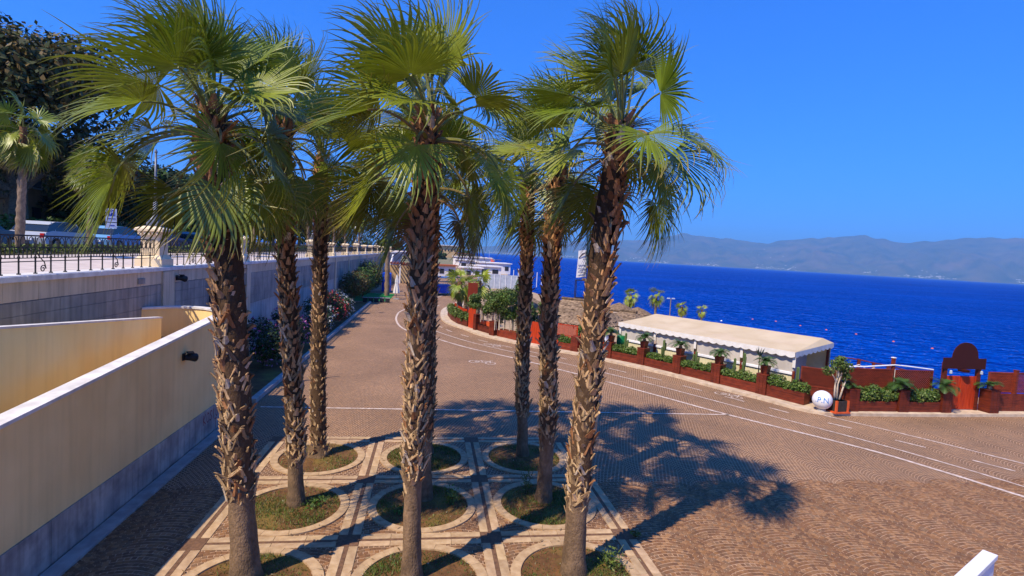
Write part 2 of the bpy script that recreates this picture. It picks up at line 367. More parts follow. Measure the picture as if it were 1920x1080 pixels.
for d_, x, y, th, w, l in cobs[:300]:
    o = link('cobble', rng.choice(variants), plaza); o.location = (x, y, 0.001); o.rotation_euler = (0, 0, -th); o.scale = (w/(CD-0.015), 1, 1)
mb = MB()
for d_, x, y, th, w, l in cobs[300:]:
    v, f, cl = cobble_geo(w, l, rng.choice(CT), rng); cs, sn = math.cos(-th), math.sin(-th)
    mb.add([(x+p[0]*cs-p[1]*sn, y+p[0]*sn+p[1]*cs, p[2]+0.001) for p in v], f, cl)
stuff(mb.build('cobbles', COBM, plaza))

# strips of pale slabs with a dark band between
def strip(ax, ay, bx, by, w, z, m, name, tint=True, seg=0.6):
    L_ = math.hypot(bx-ax, by-ay); n = max(1, round(L_/seg)); ang = math.atan2(by-ay, bx-ax)
    for i in range(n):
        t = (i+.5)/n
        me = MB().box((0, 0, z/2), (L_/n-0.006, w, z), 0, bev=0.003)
        o = me.build(name, m, plaza); o.location = (ax+(bx-ax)*t, ay+(by-ay)*t, 0.001); o.rotation_euler = (0, 0, ang)
        if tint: k = rng.uniform(.86, 1.06); o.color = (k, k*rng.uniform(.97, 1.0), k*rng.uniform(.93, 1.0), 1)
for k in range(4):
    for q in range(3):
        xk = GX0+k*GS; ya, yb = GY0-q*GS-0.19, GY0-(q+1)*GS+0.19
        strip(xk-0.113, ya, xk-0.113, yb, 0.150, 0.012, SLAB, 'paving_slab'); strip(xk+0.113, ya, xk+0.113, yb, 0.150, 0.012, SLAB, 'paving_slab')
        strip(xk, ya, xk, yb, 0.07, 0.010, DARKST, 'dark_band', False, 3)
        yk = GY0-k*GS; xa, xb = GX0+q*GS+0.19, GX0+(q+1)*GS-0.19
        strip(xa, yk-0.113, xb, yk-0.113, 0.150, 0.012, SLAB, 'paving_slab'); strip(xa, yk+0.113, xb, yk+0.113, 0.150, 0.012, SLAB, 'paving_slab')
        strip(xa, yk, xb, yk, 0.07, 0.010, DARKST, 'dark_band', False, 3)
for a in range(4):
    for b in range(4):
        o = MB().box((0, 0, 0.005), (0.37, 0.37, 0.010), 0, bev=0.003).build('crossing_stone', DARKST, plaza); o.location = (GX0+a*GS, GY0-b*GS, 0.001)
# rings
NR = 14
rv, rf = [], []
for k in range(5):
    a = (2*math.pi/NR-0.006)*(k/4-0.5)
    rv += [(RI*math.cos(a), RI*math.sin(a), 0), (RO*math.cos(a), RO*math.sin(a), 0), (RI*math.cos(a), RI*math.sin(a), 0.028), (RO*math.cos(a), RO*math.sin(a), 0.028)]
for k in range(4):
    o = 4*k; rf += [(o+2, o+3, o+7, o+6), (o+1, o+5, o+7, o+3), (o, o+2, o+6, o+4)]
rf += [(0, 1, 3, 2), (16, 18, 19, 17)]
ring_me = mesh('ring_stone', rv, rf, SLAB)
for (cx, cy) in CENT.values():
    for k in range(NR):
        o = link('ring_stone', ring_me, plaza); o.location = (cx, cy, 0.001); o.rotation_euler = (0, 0, 2*math.pi*k/NR+0.2)
        q = rng.uniform(.88, 1.05); o.color = (q, q*.99, q*.96, 1)
# soil beds
for (cx, cy) in CENT.values():
    mb = MB(); n = 24
    vs = [(cx, cy, 0.035)]; fs = []
    for r_, z_ in ((0.35, 0.03), (0.65, 0.018), (0.9, 0.006)):
        vs += [(cx+r_*math.cos(2*math.pi*k/n), cy+r_*math.sin(2*math.pi*k/n), z_+rng.uniform(-.006, .008)*(r_ < .8)) for k in range(n)]
    fs += [(0, 1+k, 1+(k+1) % n) for k in range(n)]
    for r_ in range(2):
        for k in range(n): a = 1+r_*n; fs.append((a+k, a+n+k, a+n+(k+1) % n, a+(k+1) % n))
    struct(mb.add(vs, fs).build('planting_soil', SOIL, smooth=True))

# ------------------------------------------------------------------ painted lane lines
def ribbon(path, w, z=0.012, name='lane_line', m=None, n=5):
    p = smooth_path(path, n) if len(path) > 2 else path
    a, b = offs(p, w/2), offs(p, -w/2); k = len(p)
    return mk(name, [(x, y, z) for x, y in a]+[(x, y, z) for x, y in b], [(i, k+i, k+i+1, i+1) for i in range(k-1)], m or LINE, plaza)
LA = [(2.6, 66), (1.2, 60), (-1.0, 50), (-2.25, 44.2), (-2.43, 41.5), (-2.31, 38.4), (-1.86, 35.3), (-1.1, 33.1), (0.19, 31.29), (2.09, 28.26), (4.28, 25.71), (5.86, 23.55), (7.4, 21.41), (8.96, 19.01), (10.5, 16.67), (12.79, 13.72), (13.62, 12.2), (14.31, 10.6), (15.3, 8.2), (16.2, 5.5)]
LB = [(0.9, 50), (-0.6, 43), (-0.75, 40), (-0.5, 37), (0.18, 34.38), (2.22, 30.31), (4.5, 27.29), (5.7, 25.89), (7.96, 22.96), (9.6, 20.64), (11.05, 18.3), (12.15, 16.49), (13.5, 14.31), (14.33, 12.74), (15.08, 11.01), (16.2, 8), (17, 5.5)]
ribbon(LA, 0.13); ribbon(LB, 0.085)
ribbon([(14.04, 17.0), (15.5, 14.92), (16.97, 12.45), (18.6, 9.4), (20, 6)], 0.085)
ribbon([(-5.0, 17.03), (1.0, 16.94), (10.45, 16.79)], 0.09)
for a, b in [((0.61, 36.22), (0.9, 35.39)), ((1.13, 34.58), (1.47, 33.67)), ((1.99, 32.64), (2.41, 31.9)), ((2.91, 30.92), (3.41, 30.22)), ((3.98, 29.4), (4.57, 28.7)),
             ((5.2, 27.9), (5.75, 27.2)), ((6.4, 26.5), (6.95, 25.85)), ((7.5, 25.2), (8.0, 24.6)), ((8.53, 23.91), (9.09, 23.12)), ((9.63, 22.46), (10.19, 21.72)), ((10.73, 20.82), (11.18, 20.03)), ((11.7, 19.2), (12.1, 18.5)),
             ((12.61, 17.72), (12.97, 17.1)), ((13.62, 16.0), (14.06, 15.44)), ((14.62, 14.34), (15.06, 13.7)), ((15.56, 12.72), (16.02, 11.94)), ((16.5, 11), (16.9, 10.2))]:
    ribbon([a, b], 0.085, name='lane_dash')
def bike_mark(x, y, ang, s):
    mb = MB(); cs, sn = math.cos(ang), math.sin(ang)
    P = lambda u, v: (x+s*(u*cs-v*sn), y+s*(u*sn+v*cs), 0.012)
    def seg(a, b, w=0.09):
        d = Vector((b[0]-a[0], b[1]-a[1])).normalized(); nx, ny = -d.y*w/2, d.x*w/2
        mb.add([P(a[0]+nx, a[1]+ny), P(a[0]-nx, a[1]-ny), P(b[0]-nx, b[1]-ny), P(b[0]+nx, b[1]+ny)], [(0, 1, 2, 3)])
    for cx in (-.5, .5):
        for k in range(12):
            a, b = 2*math.pi*k/12, 2*math.pi*(k+1)/12
            seg((cx+.3*math.cos(a), .3*math.sin(a)), (cx+.3*math.cos(b), .3*math.sin(b)), 0.07)
    for a, b in (((-.5, 0), (-.2, .45)), ((-.2, .45), (.3, .45)), ((.3, .45), (.05, 0)), ((.05, 0), (-.5, 0)), ((.05, 0), (-.25, .55)), ((.5, 0), (.28, .65)), ((.28, .65), (.45, .72))): seg(a, b, 0.07)
    mb.build('bicycle_marking', LINE, plaza)
bike_mark(3.55, 29.2, -0.95, 0.75); bike_mark(11.95, 19.35, -1.05, 0.7); bike_mark(2.55, 24.5, -0.4, 0.8)

# kerb and strip under the fence
def kerb_run(path, w, z, L_=1.0):
    p = smooth_path(path, 8); a = offs(p, w)
    root = None
    acc = 0; start = 0
    cum = [0]
    for i in range(1, len(p)): cum.append(cum[-1]+math.dist(p[i], p[i-1]))
    n = int(cum[-1]/L_)
    def at(arr, s):
        for i in range(len(cum)-1):
            if cum[i+1] >= s:
                t = (s-cum[i])/max(1e-9, cum[i+1]-cum[i]); return (arr[i][0]*(1-t)+arr[i+1][0]*t, arr[i][1]*(1-t)+arr[i+1][1]*t)
        return arr[-1]
    for i in range(n):
        s0, s1 = i*L_+0.004, (i+1)*L_-0.004; mid = (s0+s1)/2
        q = [at(p, s0), at(p, mid), at(p, s1), at(a, s1), at(a, mid), at(a, s0)]
        MB().prism(q, -0.05, z+rng.uniform(-.003, .003)).build('kerb_stone', KERB, fence_strip)
fs_poly = offs(smooth_path(K, 4), 0.31)+offs(smooth_path(K, 4), 1.5)[::-1]
fence_strip = struct(MB().prism(fs_poly, -0.9, 0.10).build('pavement_strip', KERB))
kerb_run(K, 0.30, 0.105)

# ------------------------------------------------------------------ beach terrace, sea, headland, mountains
beach_poly = offs(smooth_path(K, 4), 1.45)+[(40, 22), (27, 23), (25, 30), (26, 40), (26.5, 47), (22, 57), (17.5, 69), (16.2, 88), (18, 115), (21, 140), (24, 180), (27, 215), (6, 215), (10, 140), (7, 90), (4.0, 60)]
struct(MB().prism(beach_poly, -5, -0.8).build('beach_terrace', SAND))
def sea_material():
    m = bpy.data.materials.new('sea_water'); m.use_nodes = True; t = m.node_tree; N = t.nodes; L = t.links; b = N['Principled BSDF']
    b.inputs['Roughness'].default_value = 0.2; b.inputs['IOR'].default_value = 1.33; b.inputs['Specular IOR Level'].default_value = 0.10
    g = N.new('ShaderNodeNewGeometry')
    def noise(sx, sy, sc, det, rot=0.3):
        mp = N.new('ShaderNodeMapping'); mp.inputs['Scale'].default_value = (sx, sy, 1); mp.inputs['Rotation'].default_value = (0, 0, rot); L.new(g.outputs['Position'], mp.inputs[0])
        n = N.new('ShaderNodeTexNoise'); n.inputs['Scale'].default_value = sc; n.inputs['Detail'].default_value = det; n.inputs['Roughness'].default_value = 0.6; L.new(mp.outputs[0], n.inputs['Vector']); return n.outputs['Fac']
    n1 = noise(0.5, 1.3, 0.20, 5, 0.35); n2 = noise(0.6, 1.4, 0.55, 3, 0.1); n3 = noise(0.3, 1, 0.03, 4, 0.2)
    ad = N.new('ShaderNodeMath'); ad.operation = 'MULTIPLY_ADD'; L.new(n2, ad.inputs[0]); ad.inputs[1].default_value = 0.8; L.new(n1, ad.inputs[2])
    bp = N.new('ShaderNodeBump'); bp.inputs['Strength'].default_value = 1.0; bp.inputs['Distance'].default_value = 5.5; L.new(ad.outputs[0], bp.inputs['Height']); L.new(bp.outputs[0], b.inputs['Normal'])
    mx = N.new('ShaderNodeMix'); mx.data_type = 'RGBA'; mr = N.new('ShaderNodeMapRange'); mr.inputs[1].default_value = 0.35; mr.inputs[2].default_value = 0.65; L.new(n3, mr.inputs[0])
    L.new(mr.outputs[0], mx.inputs['Factor']); mx.inputs['A'].default_value = (0.0, 0.055, 0.38, 1); mx.inputs['B'].default_value = (0.0, 0.075, 0.50, 1)
    cap = noise(0.6, 1, 0.35, 8, 0.9); mc = N.new('ShaderNodeMapRange'); mc.inputs[1].default_value = 0.745; mc.inputs[2].default_value = 0.78; L.new(cap, mc.inputs[0])
    m2 = N.new('ShaderNodeMix'); m2.data_type = 'RGBA'; L.new(mc.outputs[0], m2.inputs['Factor']); L.new(mx.outputs['Result'], m2.inputs['A']); m2.inputs['B'].default_value = (0.55, 0.6, 0.66, 1)
    df = N.new('ShaderNodeBsdfDiffuse'); gl = N.new('ShaderNodeBsdfGlossy'); gl.inputs['Roughness'].default_value = 0.25; ms = N.new('ShaderNodeMixShader'); ms.inputs[0].default_value = 0.012
    L.new(m2.outputs['Result'], df.inputs['Color']); L.new(bp.outputs[0], df.inputs['Normal']); L.new(bp.outputs[0], gl.inputs['Normal'])
    L.new(df.outputs[0], ms.inputs[1]); L.new(gl.outputs[0], ms.inputs[2]); L.new(ms.outputs[0], N['Material Output'].inputs['Surface']); return m
SEA = sea_material(); ZS = -2.3
sv, sf = [], []; NA = 48; rads = [0, 60, 200, 600, 2000, 6000, 15000]
for r_ in rads[1:]: sv += [(r_*math.cos(2*math.pi*k/NA), r_*math.sin(2*math.pi*k/NA), ZS) for k in range(NA)]
sv.append((0, 0, ZS)); ctr = len(sv)-1
sf += [(ctr, k, (k+1) % NA) for k in range(NA)]
for r_ in range(len(rads)-2):
    for k in range(NA): a = r_*NA; sf.append((a+k, a+NA+k, a+NA+(k+1) % NA, a+(k+1) % NA))
struct(mk('sea', sv, sf, SEA))
HEAD = mat('headland_earth', srgb(132, 122, 90), srgb(96, 100, 66), 0.95, 0.05, 6, coords='Object', c3=srgb(160, 136, 104), scale3=0.02)
head_poly = [(-300, 205), (18, 205), (14, 260), (12, 330), (20, 420), (46, 470), (60, 560), (66, 700), (60, 900), (-300, 1100)]
struct(MB().prism(head_poly, -5, -0.6).build('headland', HEAD))
# mountains across the strait
def fbm(x, y, seed=0):
    v = 0.0; a = 0.5; f = 1.0
    for o in range(5):
        v += a*(math.sin(x*f*1.7+seed+1.3*o)*math.cos(y*f*1.3-seed*0.7+2.1*o)+0.6*math.sin((x+y)*f*1.1+3.7*o)); a *= 0.5; f *= 2.03
    return v
prof = [(600, 470), (760, 468), (900, 462), (1000, 456), (1080, 452), (1160, 450), (1215, 450), (1250, 443), (1282, 437), (1310, 442), (1350, 446), (1440, 456), (1470, 450), (1530, 446), (1620, 441), (1650, 447), (1690, 455), (1740, 452), (1830, 445), (1920, 446), (2050, 440), (2200, 452), (2400, 455), (2600, 470)]
def ray_w(px, py): return AX*((px-960)/FPX)-AU*((py-540)/FPX)+AF
mv, mf = [], []; NR_, NRad = 520, 44
for i in range(NR_+1):
    px = 600+2000*i/NR_
    for k in range(len(prof)-1):
        if prof[k][0] <= px <= prof[k+1][0]:
            t = (px-prof[k][0])/(prof[k+1][0]-prof[k][0]); t = t*t*(3-2*t); py = prof[k][1]*(1-t)+prof[k+1][1]*t; break
    d = ray_w(px, py); az = math.atan2(d.x, d.y); el = d.z/math.hypot(d.x, d.y)
    for j in range(NRad+1):
        s = j/NRad; r_ = 8800+s*3600
        ridge = H+el*11600
        h = ridge*(min(1, s/0.78)**1.15)
        wv = fbm(az*34, s*4.2, 1.0)
        h += wv*ridge*0.38*min(1, s*3)*max(0, 1-s/0.78)+ridge*0.018*fbm(az*150, s*9, 4)*min(1, s*4)
        h += (1-abs(math.sin(az*95+2.5*math.sin(s*6+az*20)+fbm(az*60, s*5, 3))))*ridge*0.16*min(1, s*2.5)*max(0, 1-s/0.80)
        if s > 0.78: h = ridge*(1+0.012*fbm(az*120, 3, 2))-(s-0.78)*ridge*1.6
        mv.append((r_*math.sin(az), r_*math.cos(az), max(h, 1.0) if j else -3))
for i in range(NR_):
    for j in range(NRad): a = i*(NRad+1)+j; mf.append((a, a+NRad+1, a+NRad+2, a+1))
MTN = mat('mountain_slope', srgb(84, 74, 52), srgb(20, 28, 24), 0.95, 0.0045, 12, coords='Object', c3=srgb(112, 84, 66), scale3=0.0016, fac3=0.7)
struct(mk('mountains', mv, mf, MTN, smooth=True))
# the towns along the far shore: pale houses, a mass too far to count
mb = MB(); rg = random.Random(8)
for k in range(700):
    az = YAW+rg.uniform(-0.1, 0.78); r_ = 8860+abs(rg.gauss(0, 1))*160
    if rg.random() < 0.12: r_ += rg.uniform(200, 1500)
    s = (r_-8800)/3600; z = 690*(s/0.78)**1.15*0.8
    mb.box((r_*math.sin(az), r_*math.cos(az), z+2), (rg.uniform(8, 24), rg.uniform(8, 16), rg.uniform(4, 9)), rg.uniform(0, 3))
tw = mb.build('far_town', BLDW); stuff(tw); tw['label'] = 'pale houses strung along the shore under the mountains'; tw['category'] = 'town'

# ------------------------------------------------------------------ promenade, its retaining wall, the ramp
XP, ZP = -7.95, 4.15
struct(MB().prism([(-14.2, -6), (-8.35, -6), (-8.35, 205), (-14.2, 205)], 3.0, 4.12).build('promenade_pavement', PAVE))
struct(MB().prism([(-15.4, -6), (-14.2, -6), (-14.2, 205), (-15.4, 205)], 3.0, 4.16).build('verge', mat('verge_earth', srgb(96, 92, 46), srgb(74, 70, 36), 0.95, 4, bump=0.5)))
struct(MB().prism([(-24, -6), (-15.4, -6), (-15.4, 205), (-24, 205)], 3.0, 4.0).build('road', ASPH))
struct(MB().prism([(-160, -6), (-24, -6), (-24, 300), (-160, 300)], 3.0, 4.1).build('park_ground', mat('park_earth', srgb(88, 84, 48), srgb(62, 64, 34), 0.95, 0.6, 6, bump=0.5)))
wall = thing('retaining_wall', 'long promenade retaining wall with cream band over grey stone courses', 'wall', (XP-0.2, 17.6, 0))
WO = (XP-0.2, 17.6, 0)
MB().box((XP-0.21, 67, 2.02), (0.38, 146, 4.04)).build('wall_core', mat('wall_pale', srgb(186, 182, 178), srgb(160, 158, 156), 0.85, 1.2, bump=0.2, c3=srgb(130, 128, 128), scale3=0.5, streak=0.45), wall, WO)
joints = [-5.4+0.925*i for i in range(150)]
for i in range(len(joints)-1):
    y0, y1 = joints[i], joints[i+1]
    if y1 < 8 or y0 > 75: continue
    MB().box((XP, (y0+y1)/2, 3.85), (0.035, y1-y0-0.008, 0.385), bev=0.002).build('panel', PANEL, wall, WO)
for r_, (za, zb) in enumerate(((3.375, 3.64), (3.02, 3.368), (2.66, 3.013), (2.28, 2.653))):
    y = 6.0+0.37*r_
    while y < 75:
        l = 1.15+0.1*math.sin(y*3+r_)
        MB().box((XP+0.002, y+l/2, (za+zb)/2), (0.03, l-0.008, zb-za), bev=0.002).build('stone_slab', GREYST, wall, WO); y += l
MB().box((XP-0.01, 110, 3.85), (0.035, 70, 0.385)).build('far_panel_band', PANEL, wall, WO)
MB().box((XP-0.01, 110, 2.96), (0.03, 70, 1.36)).build('far_stone_band', GREYST, wall, WO)
for i in range(60):
    y0 = -5+i*2.4
    MB().box((XP-0.22, y0+1.2, 4.10), (0.58, 2.392, 0.11), bev=0.01).build('coping_stone', COPING, wall, WO)
mb = MB()
mb.box((XP+0.03, 16.05, 3.80), (0.03, 0.34, 0.16))
for k in range(5): mb.box((XP+0.05, 16.05, 3.735+k*0.032), (0.012, 0.31, 0.014))
mb.build('vent_grille', KERBG, wall, WO)
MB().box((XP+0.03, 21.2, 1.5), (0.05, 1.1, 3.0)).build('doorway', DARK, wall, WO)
# pilaster strips, pillars and lamps
PY = [17.6+7.15*k for k in range(-1, 14)]
def make_pillar(root):
    o = (0, 0, 0)
    mb = MB(); mb.box((0, 0, 0.12), (0.86, 0.86, 0.24), bev=0.01); mb.box((0, 0, 0.29), (0.78, 0.78, 0.10), taper=0.84); mb.build('base', PILLAR, root)
    MB().box((0, 0, 0.62), (0.60, 0.60, 0.56), bev=0.004).build('shaft', PILLAR, root)
    mb = MB(); mb.box((0, 0, 0.925), (0.66, 0.66, 0.05)); mb.box((0, 0, 1.0), (0.62, 0.62, 0.10), taper=1.3); mb.box((0, 0, 1.09), (0.9, 0.9, 0.08), bev=0.015); mb.box((0, 0, 1.165), (0.86, 0.86, 0.07), taper=0.55); cp = mb.build('cap', PILLAR, root)
    mb = MB()
    for s in (-1, 1):
        for k in range(-2, 3): mb.box((k*0.13, s*0.36, 0.975), (0.06, 0.10, 0.07)); mb.box((s*0.36, k*0.13, 0.975), (0.10, 0.06, 0.07))
    mb.build('dentils', PILLAR, cp)
def make_lamp(root, h, heads):
    mb = MB(); mb.box((0, 0, 0.10), (0.34, 0.34, 0.20), taper=0.9); mb.lathe([(0.15, 0.2), (0.10, 0.3), (0.065, 0.36), (0.075, 0.40), (0.05, 0.46)], n=12); mb.build('base', LAMPG, root)
    MB().tube([(0, 0, 0.44), (0, 0, h)], [0.045, 0.03], 10).build('pole', LAMPG, root, smooth=True)
    if heads == 0: MB().box((0, 0, 0.62), (0.09, 0.09, 0.26)).build('sticker_box', PAPER, root); MB().lathe([(0.02, h-.02), (0.05, h+.03), (0.01, h+.12)], n=8).build('finial', LAMPG, root)
    for k in range(heads):
        a = 2*math.pi*k/max(heads, 1)+0.5; r_ = 0.0 if heads == 1 else 0.55
        x, y = r_*math.cos(a), r_*math.sin(a)
        if heads > 1: MB().tube([(0, 0, h-0.35), (x*.6, y*.6, h-0.28), (x, y, h-0.1), (x, y, h+0.02)], 0.02, 6).build('arm', LAMPG, root)
        gl = MB().lathe([(0.02, h), (0.11, h+0.03), (0.18, h+0.12), (0.19, h+0.22), (0.14, h+0.32), (0.04, h+0.37)], (x, y, 0), 14).build('globe', GLOBE, root, smooth=True)
        MB().lathe([(0.07, h-0.02), (0.09, h+0.03)], (x, y, 0), 10).build('collar', LAMPG, gl)
for k, y in enumerate(PY):
    big = (k-1) % 3 == 0
    if k == 1: lab = 'big cream pillar with flared cap at the left, carrying a grey lamp base'
    else: lab = ('cream promenade pillar with globe lamp, ' if big else 'plain cream promenade pillar, ')+('first out of frame left' if k == 0 else ORD[k-2]+' one beyond the big left pillar')
    if k == 0: continue
    p = thing('promenade_pillar', lab, 'pillar', (XP-0.38, y, ZP+0.004), 0, 'pillars along the promenade railing'); make_pillar(p)
    p.scale = (0.86, 0.86, 1) if big else (0.8, 0.8, 0.92)
    if big:
        l = thing('street_lamp', ('grey lamp post standing on the big left pillar' if k == 1 else 'globe street lamp on the '+ORD[k-2]+' pillar beyond the big left one'), 'street lamp', (XP-0.38, y, ZP+1.2), 0, 'globe lamps on the promenade pillars')
        make_lamp(l, 2.2 if k == 1 else 1.55, 0 if k == 1 else 1)
    MB().box((XP+0.02, y-0.05, 2.02), (0.10, 0.72 if k == 1 else 0.5, 4.0), bev=0.003).build('pilaster', PANEL, wall, WO)
# iron railing panels
def make_railing(root, L_):
    mb = MB(); mb.box((0, 0, 0.79), (0.05, L_, 0.03)); mb.build('top_rail', IRON, root)
    mb = MB()
    for z in (0.55, 0.33, 0.26): mb.box((0, 0, z), (0.028, L_, 0.018))
    mb.build('rail', IRON, root)
    n = int(L_/0.225); mb = MB()
    for i in range(n):
        y = -L_/2+(i+.5)*L_/n; w = 0.075
        mb.tube([(0, y-w, 0.55), (0, y-w, 0.68), (0, y-w*.6, 0.745), (0, y, 0.765), (0, y+w*.6, 0.745), (0, y+w, 0.68), (0, y+w, 0.55)], 0.0085, 5)
        mb.box((0, y, 0.44), (0.014, 0.014, 0.22)); mb.box((0, y+L_/n/2, 0.55), (0.014, 0.014, 0.44))
        mb.lathe([(0.006, 0.47), (0.022, 0.50), (0.006, 0.53)], (0, y, 0), 6)
    stuff(mb.build('iron_bars', IRON, root))
    n = int(L_/0.45)
    for i in range(n):
        y = -L_/2+(i+.5)*L_/n
        mb = MB().box((0, y, 0.16), (0.022, 0.022, 0.32)); mb.box((0, y, 0.012), (0.05, 0.05, 0.024)); mb.lathe([(0.012, 0.30), (0.03, 0.34), (0.012, 0.38), (0.024, 0.41), (0.004, 0.45)], (0, y, 0), 7); mb.build('foot_post', IRON, root)
    for i in range(1, int(L_/2.6)+1):
        y = -L_/2+(i-.35)*2.65; sp = []
        for q in range(22):
            a = q*0.42; r_ = 0.085*(1-q/26); sp.append((0.03, y+0.05+r_*math.cos(a), 0.10+r_*math.sin(a)))
        mb = MB().tube([(0.02, y-0.15, 0.5), (0.03, y-0.06, 0.36), (0.03, y+0.09, 0.24), (0.03, y+0.135, 0.12)]+sp, 0.011, 5); mb.build('scroll', IRON, root)
for k in range(0, 13):
    y0, y1 = PY[k]+(0.4 if k != 1 else 0.42), PY[k+1]-0.36
    lab = 'black wrought iron railing left of the big cream pillar' if k == 0 else ('black wrought iron railing just right of the big cream pillar' if k == 1 else 'black iron railing before the '+ORD[k-1]+' pillar beyond the big left one')
    r_ = thing('iron_railing', lab, 'railing', (XP-0.22, (y0+y1)/2, ZP+0.006), 0, 'railing panels on the promenade edge'); make_railing(r_, y1-y0)

# ramp with its walls
zo = lambda y: 2.46+0.072*(y-7.78); zi = lambda y: 3.47-0.094*(y-9.52)
def wall_mesh(xa, xb, y0, y1, zf, z0=0.0, dz=0.0):
    vs = [(xa, y0, z0), (xb, y0, z0), (xb, y1, z0), (xa, y1, z0), (xa, y0, zf(y0)+dz), (xb, y0, zf(y0)+dz), (xb, y1, zf(y1)+dz), (xa, y1, zf(y1)+dz)]
    return vs, [(3, 2, 1, 0), (4, 5, 6, 7), (0, 1, 5, 4), (1, 2, 6, 5), (2, 3, 7, 6), (3, 0, 4, 7)]
RO_ = (-5.62, 9, 0)
rw = thing('ramp_wall', 'tall cream outer wall of the ramp with pale coping and marble base', 'wall', RO_)
MB().add(*wall_mesh(-5.72, -5.52, 1, 15.3, zo)).build('wall_body', CREAM, rw, RO_)
for i in range(13):
    y0 = 1+i*1.1; mb = MB(); a = wall_mesh(-5.76, -5.48, y0+.002, y0+1.098, lambda y: zo(y)+0.055, 0, 0)
    vs = list(a[0])
    for q in range(4): vs[q] = (vs[q][0], vs[q][1], zo(vs[q][1])+0.003)
    mb.add(vs, a[1]).build('coping_stone', COPING, rw, RO_)
    MB().box((-5.505, y0+.55, 0.37), (0.03, 1.092, 0.70), bev=0.002).build('marble_slab', MARBLE, rw, RO_)
MB().box((-5.33, 8.2, 0.025), (0.26, 14.4, 0.05), bev=0.005).build('base_kerb', KERBG, rw, RO_)
def graffiti():
    mb = MB()
    def stroke(pts):
        for a, b in zip(pts[:-1], pts[1:]):
            d = Vector((b[0]-a[0], b[1]-a[1])); n_ = Vector((-d.y, d.x)).normalized()*0.012
            mb.add([(-5.486, a[0]+n_.x, a[1]+n_.y), (-5.486, a[0]-n_.x, a[1]-n_.y), (-5.486, b[0]-n_.x, b[1]-n_.y), (-5.486, b[0]+n_.x, b[1]+n_.y)], [(0, 1, 2, 3)])
    base = 14.1
    L_ = {'K': [[(0, 0), (0, .26)], [(.13, .26), (0, .12), (.14, 0)]], 'O': [[(.02, .05), (.02, .2), (.08, .26), (.14, .2), (.14, .05), (.08, 0), (.02, .05)]],
          'S': [[(.14, .22), (.08, .26), (.02, .2), (.13, .08), (.08, 0), (0, .04)]], 'I': [[(.05, 0), (.05, .26)]], 'T': [[(.07, 0), (.07, .26)], [(0, .26), (.15, .26)]], 'R': [[(0, 0), (0, .26), (.12, .22), (.1, .13), (0, .12), (.14, 0)]]}
    for i, ch in enumerate('KOSIOT'):
        for st in L_[ch]: stroke([(base+i*0.19+p[0], 0.38+p[1]) for p in st])
    for i, ch in enumerate('TI'):
        for st in L_[ch]: stroke([(base+.7+i*0.19+p[0], 0.08+p[1]) for p in st])
    mb.build('graffiti', GRAFF, rw, RO_)
graffiti()
RI_ = (-6.83, 9, 0)
ri = thing('inner_ramp_wall', 'yellow rendered inner wall of the ramp with thin white coping', 'wall', RI_)
MB().add(*wall_mesh(-6.9, -6.75, 1, 14.65, zi)).build('wall_body', YELLOW, ri, RI_)
vs, fs = wall_mesh(-6.92, -6.73, 1, 14.67, lambda y: zi(y)+0.04)
for q in range(4): vs[q] = (vs[q][0], vs[q][1], zi(vs[q][1])+0.003)
MB().add(vs, fs).build('coping', COPING, ri, RI_)
rf_ = MB(); rf_.add(*wall_mesh(-6.75, -5.72, 1, 15.2, lambda y: zo(y)-0.72)); rf_.add(*wall_mesh(-7.935, -6.9, 1, 15.2, lambda y: zi(y)-0.75))
rf_.prism([(-7.93, 15.2), (-5.73, 15.2), (-5.85, 15.7), (-6.3, 16.4), (-6.9, 16.68), (-7.4, 16.53), (-7.93, 16.05)], 0, 2.2)
struct(rf_.build('ramp_floor', mat('ramp_tile', srgb(150, 96, 66), srgb(126, 78, 54), 0.85, 5)))
LO_ = (-6.8, 16.5, 0)
lw = thing('landing_wall', 'curved cream parapet round the sunlit ramp landing', 'wall', LO_)
cur = smooth_path([(-7.93, 16.1), (-7.45, 16.58), (-6.9, 16.74), (-6.3, 16.46), (-5.86, 15.8), (-5.62, 15.3)], 5)
outer = offs(cur, 0.16)
MB().prism(cur+outer[::-1], 0, 3.0).build('wall_body', CREAM, lw, LO_)
MB().prism(offs(cur, -0.03)+offs(cur, 0.19)[::-1], 3.003, 3.06).build('coping', COPING, lw, LO_)
def spot(name, loc, label):
    r_ = thing(name, label, 'lamp', loc); mb = MB(); mb.box((0.02, 0, 0), (0.04, 0.10, 0.16)); mb.build('bracket', IRON, r_)
    mb = MB(); mb.tube([(0.05, -0.05, -0.02), (0.12, 0.02, 0.0), (0.2, 0.16, -0.04)], [0.05, 0.085, 0.10], 10); mb.build('housing', IRON, r_)
    mb = MB(); mb.box((0.13, 0.06, 0.09), (0.14, 0.26, 0.02), 0.5); mb.build('visor', IRON, r_)
spot('wall_lamp', (-5.52, 13.0, 2.36), 'black spotlight fixed to the outer ramp wall'); spot('wall_lamp', (XP+0.07, 18.0, 3.80), 'black spotlight under the big cream pillar')

